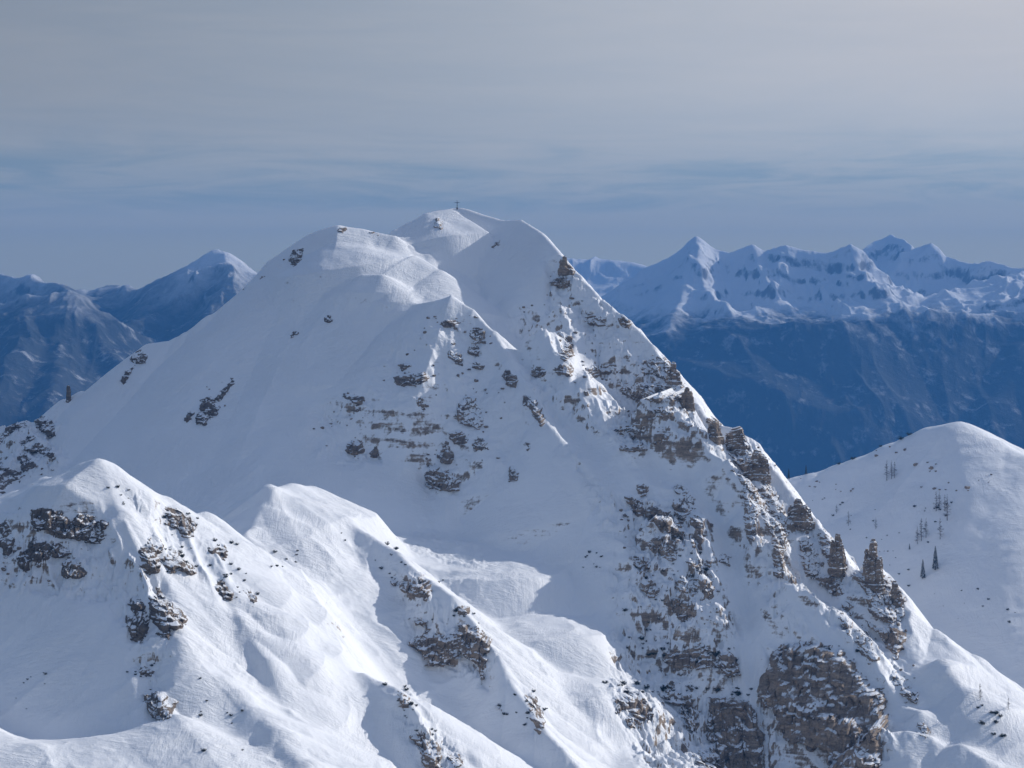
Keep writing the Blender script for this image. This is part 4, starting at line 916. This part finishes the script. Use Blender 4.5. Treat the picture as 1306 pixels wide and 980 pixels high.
# ------------------------------------------------------------------ the summit cross
M_STEEL = plain_mat('weathered_steel', (0.03, 0.034, 0.04), 0.55, 0.3, 3.0, 0.6)
M_CONC = plain_mat('rimed_plinth', (0.10, 0.10, 0.105), 0.9, 0.3, 2.0)
hx_ = mountain.hit(583, 267.0)
cz = float(mountain.at(hx_[0], hx_[1]))
cross = empty('summit_cross', (hx_[0], hx_[1], cz)); tag(cross, 'dark metal cross standing on the main summit', 'cross')
b = MB(); b.tube((0, 0, 0.2), (0, 0, 5.1), 0.19, 0.14, 8); post = b.build('post', M_STEEL, cross)
b = MB(); b.tube((-1.55, 0, 3.9), (1.55, 0, 3.9), 0.12, 0.12, 8); b.build('crossbar', M_STEEL, cross)
b = MB(); b.box((0, 0, 0.35), (0.9, 0.9, 1.3)); b.build('plinth', M_CONC, cross)

# ------------------------------------------------------------------ scattered stones and dwarf pines
def stone_mesh(seed):
    rnd = random.Random(seed)
    n, m = 9, 12; v = []; f = []
    for i in range(n + 1):
        th = math.pi * i / n
        for j in range(m):
            ph = 2 * math.pi * j / m
            v.append((math.sin(th) * math.cos(ph), math.sin(th) * math.sin(ph), math.cos(th)))
    v = np.array(v, f32)
    # cut facets off a ball
    for _ in range(11):
        d = np.array([rnd.gauss(0, 1) for _ in range(3)]); d /= np.linalg.norm(d); c = rnd.uniform(0.45, 0.8)
        over = np.maximum(v @ d - c, 0); v = v - over[:, None] * d[None] * 0.95
    v *= np.array([rnd.uniform(0.9, 1.3), rnd.uniform(0.7, 1.0), rnd.uniform(0.55, 0.85)])
    v += (np.stack([vnoise(v[:, 0] * 3 + k * 9, v[:, 1] * 3 + v[:, 2] * 2.3, seed + k) for k in range(3)], 1) - 0.5) * 0.28
    for i in range(n):
        for j in range(m): f.append((i * m + j, (i + 1) * m + j, (i + 1) * m + (j + 1) % m, i * m + (j + 1) % m))
    o = link_mesh('rock', v, f, M_GREY)
    return o
STONES = [stone_mesh(400 + k) for k in range(7)]

M_NEEDLE = plain_mat('dark_pine_needles', (0.022, 0.032, 0.026), 0.85, 0.5, 1.2)
M_TWIG = plain_mat('grey_brown_bark', (0.06, 0.05, 0.045), 0.9, 0.35, 2.0)
def shrub_thing(seed):
    rnd = random.Random(seed)
    e = empty('dwarf_pine', (0, 0, -5000))
    st = MB(); nd = MB()
    for k in range(9):
        a = rnd.uniform(0, 2 * math.pi); l = rnd.uniform(0.5, 1.0); el = rnd.uniform(0.15, 1.1)
        tip = Vector((math.cos(a) * math.cos(el) * l, math.sin(a) * math.cos(el) * l, math.sin(el) * l * 0.9))
        mid = tip * 0.5 + Vector((0, 0, -0.08))
        st.tube((0, 0, -0.25), mid, 0.06, 0.04, 5); st.tube(mid, tip, 0.04, 0.015, 5)
        for q in range(20):
            t = rnd.uniform(0.3, 1.05); p = (mid if t < .5 else tip) * 1.0; p = Vector((0, 0, -.1)).lerp(tip, t) + Vector((rnd.gauss(0, .10), rnd.gauss(0, .10), rnd.gauss(0, .09)))
            d = Vector((rnd.gauss(0, 1), rnd.gauss(0, 1), rnd.uniform(0.1, 1.3)))
            nd.blade(p, d, rnd.uniform(.22, .42), rnd.uniform(.09, .18), (rnd.gauss(0, 1), rnd.gauss(0, 1), rnd.gauss(0, 1)))
    st.build('stem', M_TWIG, e); nd.build('foliage', M_NEEDLE, e)
    return e
SHRUBS = [shrub_thing(900 + k) for k in range(6)]

_used_first = set()
def place(proto, x, y, z, rz, sc, label, cat, group):
    if proto.name not in _used_first:
        _used_first.add(proto.name)
        proto.location = (x, y, z); proto.rotation_euler = (0, 0, rz); proto.scale = sc; o = proto
        o['label'] = label; o['category'] = cat; o['group'] = group
        return o
    o = copy_thing(proto, (x, y, z), rz, sc, label, group); o['category'] = cat
    return o

def scatter(kind, poly, n, size, label, group, seed, fld=None, along=None):
    """n stones or dwarf pines on the snow inside one outline of the photo; size in photo pixels."""
    fld = fld or mountain
    rnd = random.Random(seed); made = 0; tries = 0
    xs = [p[0] for p in poly]; ys = [p[1] for p in poly]
    while made < n and tries < n * 40:
        tries += 1
        u = rnd.uniform(min(xs), max(xs)); v = rnd.uniform(min(ys), max(ys))
        if poly_sdf(np.array([u]), np.array([v]), poly)[0] < 0: continue
        if not (2 < u < 1304 and v < 978): continue
        h = fld.hit(u, v)
        if not h: continue
        pm = h[1] / F
        s = rnd.uniform(*size) * (0.7 if rnd.random() < .6 else 1.25) * pm / 2
        z = float(fld.at(h[0], h[1]))
        if kind == 'rock':
            pr = STONES[rnd.randrange(len(STONES))]
            place(pr, h[0], h[1], z + s * 0.12, rnd.uniform(0, 6.28), (s * rnd.uniform(.9, 1.35), s, s * rnd.uniform(.75, 1.15)), label, 'rock', group)
        else:
            pr = SHRUBS[rnd.randrange(len(SHRUBS))]
            s *= 1.15
            place(pr, h[0], h[1], z - s * 0.05, rnd.uniform(0, 6.28), (s, s, s * rnd.uniform(.8, 1.2)), label, 'shrub', group)
        made += 1

SC = [
 ('rock', [(395,530),(445,495),(470,530),(455,590),(400,575)], 14, (3,6), 'small dark rock sticking out of the snow at the left foot of the front buttress', 'small rocks at the left foot of the buttress'),
 ('rock', [(490,430),(560,400),(570,470),(550,520),(480,500)], 20, (2.5,5), 'small dark rock in the snow of the upper left front buttress', 'small rocks of the upper left buttress'),
 ('rock', [(570,400),(612,400),(650,470),(650,540),(620,560),(585,500)], 26, (3,6.5), 'small dark rock in the broken ground along the buttress right edge', 'small rocks along the buttress right edge'),
 ('rock', [(470,575),(640,545),(650,600),(560,600)], 10, (2.5,5), 'small rock low on the front buttress near its foot', 'small rocks near the buttress foot'),
 ('rock', [(700,330),(735,360),(760,420),(700,440),(660,400)], 14, (2.5,5), 'small dark rock high on the right face under the summit ridge', 'small rocks high on the right face'),
 ('rock', [(740,440),(850,470),(890,560),(850,580),(760,540),(720,470)], 30, (3,6.5), 'small snowy rock between the bands in the middle of the right face', 'small rocks between the right face bands'),
 ('rock', [(900,560),(980,560),(1010,640),(1060,700),(1060,770),(1000,730),(940,640)], 24, (3,7), 'small rock on the steep ground under the right skyline towers', 'small rocks under the skyline towers'),
 ('rock', [(790,640),(905,650),(925,790),(900,830),(830,780),(795,700)], 40, (3,7.5), 'small brown rock on the central rock spine of the right face', 'small rocks on the central spine'),
 ('rock', [(1090,740),(1165,800),(1175,890),(1120,860),(1070,790)], 18, (3,7), 'small rock on the slope around the tall pinnacle', 'small rocks around the tall pinnacle'),
 ('rock', [(-5,650),(140,660),(120,740),(60,760),(0,730)], 18, (3,6.5), 'small brown rock beside the rock rows under the near snow crest', 'small rocks under the near crest'),
 ('rock', [(5,575),(75,545),(70,600),(40,620),(0,600)], 12, (2.5,6), 'small dark rock on the far left shoulder', 'small rocks on the left shoulder'),
 ('rock', [(360,335),(385,310),(330,360),(300,375)], 7, (2,4), 'tiny dark rock along the skyline left of the rounded left summit', 'tiny rocks left of the left summit'),
 ('rock', [(260,490),(300,480),(290,530),(240,555)], 8, (2,4.5), 'small dark rock around the rocks of the smooth left face', 'small rocks on the left face'),
 ('shrub', [(840,828),(940,828),(940,850),(850,845)], 18, (5,9), 'dark dwarf pine on the lip of the upper rock step', 'dwarf pines on the upper rock step'),
 ('shrub', [(845,876),(960,878),(960,888),(845,886)], 22, (5,9), 'dark dwarf pine on the top edge of the brown pillar', 'dwarf pines on the brown pillar'),
 ('shrub', [(770,870),(835,868),(830,905),(778,893)], 12, (5,8), 'dark dwarf pine on the isolated rock step at the shadow edge', 'dwarf pines on the isolated step'),
 ('shrub', [(785,780),(850,760),(880,800),(840,840),(800,830)], 22, (4,7.5), 'dark dwarf pine on the snow between central spine and upper rock step', 'dwarf pines below the central spine'),
 ('shrub', [(740,700),(770,705),(770,730),(742,725)], 10, (2.5,5), 'tiny dark shrub on the smooth shaded snow left of the central spine', 'tiny shrubs on the smooth snow'),
 ('shrub', [(800,720),(905,700),(920,740),(830,760)], 16, (4,7), 'dark dwarf pine growing on the lower central spine', 'dwarf pines on the central spine'),
 ('shrub', [(990,815),(1095,825),(1100,850),(1000,840)], 14, (4,8), 'dark dwarf pine on the top of the largest grey cliff', 'dwarf pines on the largest cliff'),
 ('shrub', [(200,640),(255,650),(255,690),(215,690)], 15, (4,8), 'dark dwarf pine on the sunlit near crest around the shrubby rock', 'dwarf pines on the near crest'),
 ('shrub', [(185,690),(255,700),(250,735),(195,735)], 16, (4,8), 'dark dwarf pine among rocks where the near spine begins', 'dwarf pines at the near spine'),
 ('shrub', [(255,690),(300,690),(340,780),(310,790),(270,730)], 20, (4,8), 'dark dwarf pine on sunlit snow below the near saddle', 'dwarf pines below the saddle'),
 ('shrub', [(340,690),(385,700),(380,730),(345,725)], 8, (4,7), 'dark dwarf pine on the spur below the sunlit knob', 'dwarf pines on the knob spur'),
 ('shrub', [(415,670),(510,700),(545,740),(500,740),(430,690)], 14, (3,6.5), 'dark dwarf pine on the shaded top of the middle cliff rib', 'dwarf pines on the cliff rib top'),
 ('shrub', [(505,745),(560,735),(625,800),(600,800),(520,790)], 14, (4,8), 'dark dwarf pine on the ledged brown cliff of the middle rib', 'dwarf pines on the middle cliff'),
 ('shrub', [(455,862),(530,875),(570,960),(540,960),(500,890)], 18, (4,8), 'dark dwarf pine on the lower middle rib near the bottom edge', 'dwarf pines on the lower rib'),
 ('shrub', [(625,890),(700,880),(700,945),(640,920)], 14, (4,7), 'dark dwarf pine on the sunlit slope below the middle cliff', 'dwarf pines below the middle cliff'),
 ('shrub', [(5,860),(60,850),(60,940),(10,930)], 8, (3,5), 'small dark shrub in the shaded snow at the lower left corner', 'small shrubs in the lower left corner'),
 ('shrub', [(250,850),(310,870),(330,960),(250,960)], 10, (4,7), 'small dark shrub on the sunlit snow right of the solitary boxy rock', 'small shrubs by the boxy rock'),
 ('shrub', [(160,840),(200,840),(195,885),(155,875)], 8, (3,6), 'small dark shrub on the near spine above the solitary boxy rock', 'small shrubs on the near spine'),
 ('shrub', [(1245,895),(1285,900),(1282,945),(1255,945)], 10, (5,9), 'dark dwarf pine on the sunlit slope in the lower right corner', 'dwarf pines in the lower right corner'),
 ('shrub', [(130,605),(165,625),(165,660),(140,640)], 7, (3,6), 'small dark shrub just below the top of the near snow crest', 'small shrubs below the near crest top'),
]
for i_, (kind, poly, n_, size, lab, grp) in enumerate(SC):
    scatter(kind, poly, n_, size, lab, grp, 1000 + i_ * 17)

# hill behind: rock ledges, bushes, bare larches, firs
for poly, n_, lab, grp in [
 ([(1070,572),(1150,565),(1205,595),(1195,605),(1130,585),(1075,585)], 12, 'flat dark rock in the upper ledge line of the hill behind', 'upper ledge rocks on the hill'),
 ([(1170,612),(1240,618),(1240,630),(1170,624)], 9, 'flat dark rock in the middle ledge of the hill behind, above the bare trees', 'middle ledge rocks on the hill'),
 ([(1020,610),(1095,622),(1110,632),(1030,622)], 10, 'flat dark rock in the left ledge line of the hill behind', 'left ledge rocks on the hill'),
 ([(1240,605),(1280,605),(1280,618),(1240,615)], 4, 'flat rock near the sunlit side of the hill behind', 'rocks by the sunlit hill side')]:
    scatter('rock', poly, n_, (2.5, 6), lab, grp, 2000 + n_, fld=hill)
scatter('shrub', [(1010,625),(1110,640),(1160,690),(1160,760),(1100,690),(1020,650)], 26, (2.2, 4.6), 'bare grey bush on the shaded slope of the hill behind', 'bushes on the hill', 2100, fld=hill)
scatter('shrub', [(1165,640),(1215,640),(1210,700),(1165,700)], 14, (2.5, 5), 'bush under the bare trees in the middle of the hill behind', 'bushes under the bare trees', 2120, fld=hill)
scatter('shrub', [(1160,745),(1300,740),(1300,800),(1200,790)], 12, (2, 4), 'low bush on the lower slope of the hill behind', 'low bushes on the lower hill', 2130, fld=hill)

M_BARE = plain_mat('bare_larch_wood', (0.12, 0.105, 0.10), 0.9, 0.3, 1.0)
def larch(seed, H):
    rnd = random.Random(seed); e = empty('bare_larch', (0, 0, -5000))
    b = MB(); b.tube((0, 0, -.5), (0, 0, H * .5), H * .016, H * .011, 6); b.tube((0, 0, H * .5), (0, 0, H), H * .011, H * .003, 6); b.build('trunk', M_BARE, e)
    br = MB()
    for k in range(60):
        t = rnd.uniform(.15, .98); a = rnd.uniform(0, 6.28); l = H * .20 * (1.12 - t) * rnd.uniform(.6, 1.2)
        p = Vector((0, 0, H * t)); q = p + Vector((math.cos(a) * l, math.sin(a) * l, l * rnd.uniform(-.15, .35)))
        br.tube(p, q, H * .0048, H * .0024, 4)
        for z_ in range(5):
            m_ = p.lerp(q, rnd.uniform(.3, .95)); br.tube(m_, m_ + Vector((rnd.gauss(0, 1), rnd.gauss(0, 1), rnd.gauss(.2, .6))) * l * .3, H * .0036, H * .0018, 3)
    br.build('crown', M_BARE, e); return e
def fir(seed, H):
    rnd = random.Random(seed); e = empty('fir_tree', (0, 0, -5000))
    b = MB(); b.tube((0, 0, -.5), (0, 0, H), H * .018, H * .004, 7); b.build('trunk', M_TWIG, e)
    c = MB()
    for k in range(900):
        t = rnd.random() ** 0.75; z = H * (.06 + .93 * t); R = H * .155 * (1 - t) ** .85 + .12
        a = rnd.uniform(0, 6.28) ; ringz = math.sin(z * 2 * math.pi / (H * .085))
        rr = R * (0.35 + 0.65 * math.sqrt(rnd.random())) * (1 + .16 * ringz)
        p = (math.cos(a) * rr * .55, math.sin(a) * rr * .55, z)
        d = (math.cos(a), math.sin(a), rnd.uniform(-.65, -.05))
        c.blade(p, d, R * rnd.uniform(.35, .6) + .2, R * rnd.uniform(.14, .26) + .1, (rnd.gauss(0, .4), rnd.gauss(0, .4), 1))
    c.build('crown', M_NEEDLE, e); return e
LAR = [larch(60 + k, 13.0) for k in range(4)]
FIR = [fir(70 + k, 15.0) for k in range(3)]
def hit_below(fld, px, py):
    for k in range(24):
        h = fld.hit(px, py + k * 0.7)
        if h: return h
def tree(proto, px, py, h_px, base_h, label, cat, group=None):
    h = hit_below(hill, px, py)
    if not h: return
    s = h_px * h[1] / F / base_h
    z = float(hill.at(h[0], h[1]))
    place(proto, h[0], h[1], z - .2, random.uniform(0, 6.28), (s, s, s), label, cat, group or '')
    
def tree1(proto, *a):
    tree(proto, *a)
k_ = 0
for px, py, hp, lab, grp in [
 (1131,613,27,'bare tree in the small upper clump on the hill behind','upper bare trees'),(1137,611,24,'bare tree in the small upper clump on the hill behind','upper bare trees'),(1141,610,22,'bare tree in the small upper clump on the hill behind','upper bare trees'),
 (1194,652,26,'bare tree under the middle ledge of the hill behind','bare trees under the middle ledge'),(1198,650,24,'bare tree under the middle ledge of the hill behind','bare trees under the middle ledge'),(1208,664,34,'tallest bare tree under the middle ledge of the hill behind','bare trees under the middle ledge'),(1205,652,22,'bare tree under the middle ledge of the hill behind','bare trees under the middle ledge'),
 (1175,690,30,'bare tree in the lower clump of the hill behind','lower bare trees'),(1181,686,26,'bare tree in the lower clump of the hill behind','lower bare trees'),(1170,694,24,'bare tree in the lower clump of the hill behind','lower bare trees'),(1199,688,28,'bare tree between the lower clump and the two firs','lower bare trees'),
 (1082,671,20,'lone bare tree on the left slope of the hill behind',None),(1067,655,13,'short bare tree on the far left slope of the hill behind',None),(1117,675,16,'leaning bare tree low on the hill behind',None)]:
    p = LAR[k_ % 4]; k_ += 1
    tree1(p, px, py, hp, 13.0, lab, 'tree', grp)
for n_, (px, py, hp, lab) in enumerate([
 (1193,727,31,'tall dark fir, the larger of two on the hill behind'),(1177,738,25,'dark fir, the smaller and lower of two on the hill behind'),(1160,701,8,'tiny young fir left of the bare trees on the hill behind'),
 (1006,611,14,'dark conifer at the left end of the hill crest'),(1028,602,13,'second dark conifer from the left on the hill crest')]):
    tree1(FIR[n_ % 3], px, py, hp, 15.0, lab, 'tree')
for px, py, s_, lab in [(1150,556,7,'dark bush on the hill crest, higher of the close pair'),(1160,553,7,'dark bush on the hill crest just right of the close pair'),(1123,563,5,'small dark bush alone on the middle of the hill crest'),(1088,574,7,'dark bush on the left part of the hill crest'),(1070,581,6,'dark bush on the hill crest near the two conifers')]:
    h = hit_below(hill, px, py + 1.5)
    s = s_ * h[1] / F / 2 * 1.3
    place(SHRUBS[int(px) % 6], h[0], h[1], float(hill.at(h[0], h[1])), px, (s * 1.3, s, s), lab, 'bush', 'bushes on the hill crest')
# small tree and bushes of the sunlit lower right slope
for px, py, hp, lab in [(1250,893,22,'small bare tree on the sunlit lower right slope'),(1286,905,16,'second small bare tree, near the right picture edge')]:
    h = hit_below(mountain, px, py); s = hp * h[1] / F / 13.0
    place(LAR[2], h[0], h[1], h[2] - .1, px, (s, s, s), lab, 'tree', '')
for pr in STONES + SHRUBS + LAR + FIR:          # a prototype that found no place goes again
    if pr.name not in _used_first:
        for ch in list(pr.children): bpy.data.objects.remove(ch)
        bpy.data.objects.remove(pr)
for o in list(bpy.data.objects):
    if o.get('group') == '': del o['group']
# ------------------------------------------------------------------ camera, sun, sky, air
scene = bpy.context.scene
cam = bpy.data.cameras.new('camera'); co_ = bpy.data.objects.new('camera', cam)
COL.objects.link(co_); scene.camera = co_
co_.location = (0, 0, 0); co_.rotation_euler = (math.pi / 2, 0, 0)
cam.sensor_width = 36.0; cam.lens = 36.0 * F / 1306.0
cam.shift_y = -(490.0 - HY) / 1306.0
cam.clip_start = 1.0; cam.clip_end = 120000.0

SUN_AZ, SUN_EL = math.radians(58), math.radians(24.6)      # azimuth clockwise from straight ahead
sd = Vector((math.cos(SUN_EL) * math.sin(SUN_AZ), math.cos(SUN_EL) * math.cos(SUN_AZ), math.sin(SUN_EL)))
sl = bpy.data.lights.new('sun', 'SUN'); sl.energy = 3.6; sl.angle = math.radians(0.6); sl.color = (1.0, 0.955, 0.90)
so = bpy.data.objects.new('sun', sl); COL.objects.link(so)
so.rotation_euler = (-sd).to_track_quat('-Z', 'Y').to_euler()

w = bpy.data.worlds.new('World'); scene.world = w; w.use_nodes = True
nt = w.node_tree; nt.nodes.clear(); N = NT(nt)
out = nt.nodes.new('ShaderNodeOutputWorld'); bg = nt.nodes.new('ShaderNodeBackground')
sky = nt.nodes.new('ShaderNodeTexSky'); sky.sky_type = 'NISHITA'; sky.sun_disc = False
sky.sun_elevation = SUN_EL; sky.sun_rotation = SUN_AZ
sky.altitude = 2000; sky.air_density = 1.0; sky.dust_density = 1.6; sky.ozone_density = 2.0
tc = nt.nodes.new('ShaderNodeTexCoord')
dirn = tc.outputs['Generated']
dx, dy, dz = N.sep(dirn)
lay = N.noise(N.mapping(dirn, (3.2, 3.2, 34.0), (0.0, 0.05, 0.0)), 1.0, 7, 0.58, 0.9)
fine = N.noise(N.mapping(dirn, (14.0, 14.0, 120.0), (0.0, 0.05, 0.0)), 1.0, 6, 0.62, 0.8)
lay = N.math('ADD', N.math('MULTIPLY', lay, 0.72), N.math('MULTIPLY', fine, 0.28))
# a veil of high cloud low in the sky, thinning to clear blue overhead; a bluer gap just above the peaks
gapn = N.math('ADD', dz, N.math('MULTIPLY', N.math('SUBTRACT', lay, 0.5), 0.030))
gap = N.math('MULTIPLY', N.rng(gapn, 0.022, 0.036), N.rng(gapn, 0.066, 0.047))
veil = N.math('MULTIPLY', N.rng(dz, 0.34, 0.11, 0.25, 1.0), 0.92)
cloud = N.mix(N.rng(lay, 0.30, 0.70), (2.25, 2.45, 2.72, 1), (2.72, 2.78, 2.9, 1))
cloud = N.mix(N.rng(dz, 0.034, 0.012), cloud, (2.9, 2.95, 2.45, 1))
cloud = N.mix(N.math('MULTIPLY', gap, N.rng(fine, 0.30, 0.62, 1.0, 0.35)), cloud, (1.45, 1.95, 2.45, 1))
side = N.math('MULTIPLY', N.math('SUBTRACT', N.rng(dx, -0.32, 0.32), 0.5), N.rng(dz, 0.02, 0.09, 0.15, 1.0))
side = N.math('ADD', N.math('MULTIPLY', side, 0.72), 1.0)
sc_ = nt.nodes.new('ShaderNodeVectorMath'); sc_.operation = 'SCALE'
nt.links.new(cloud, sc_.inputs[0]); nt.links.new(side, sc_.inputs['Scale']); cloud = sc_.outputs[0]
glow = N.math('MULTIPLY', N.rng(dx, -0.05, 0.28), N.rng(dz, 0.05, 0.095))
cloud = N.mix(N.math('MULTIPLY', glow, 0.6), cloud, (3.9, 3.5, 3.3, 1))
col = N.mix(veil, sky.outputs[0], cloud)
nt.links.new(col, bg.inputs['Color']); bg.inputs['Strength'].default_value = 0.15
nt.links.new(bg.outputs[0], out.inputs['Surface'])

# blue winter air
hm = bpy.data.materials.new('blue_air'); hm.use_nodes = True
ht = hm.node_tree; ht.nodes.clear()
ho_ = ht.nodes.new('ShaderNodeOutputMaterial'); pv = ht.nodes.new('ShaderNodeVolumePrincipled')
pv.inputs['Color'].default_value = (0.078, 0.29, 0.68, 1); pv.inputs['Density'].default_value = 8.0e-5
pv.inputs['Anisotropy'].default_value = 0.0
ht.links.new(pv.outputs[0], ho_.inputs['Volume'])
zt, zb = 300.0, -1652.0; xs = 7000.0; y0, y1 = -1500.0, 13400.0
v = [(-xs, y0, zb), (xs, y0, zb), (xs, y1, zb), (-xs, y1, zb), (-xs, y0, zt), (xs, y0, zt), (xs, y1, zt), (-xs, y1, zt)]
hz = raw_mesh('haze', v, [(0, 3, 2, 1), (4, 5, 6, 7), (0, 1, 5, 4), (1, 2, 6, 5), (2, 3, 7, 6), (3, 0, 4, 7)], hm, False)
hz['kind'] = 'stuff'; hz['label'] = 'thin blue winter haze filling the valleys'

scene.view_settings.view_transform = 'Standard'; scene.view_settings.look = 'None'
scene.view_settings.exposure = 0.12; scene.view_settings.gamma = 1.0; scene.view_settings.use_curve_mapping = False
scene.cycles.use_denoising = True
scene.cycles.max_bounces = 6; scene.cycles.diffuse_bounces = 3; scene.cycles.volume_bounces = 1
scene.cycles.use_adaptive_sampling = True; scene.cycles.adaptive_threshold = 0.02
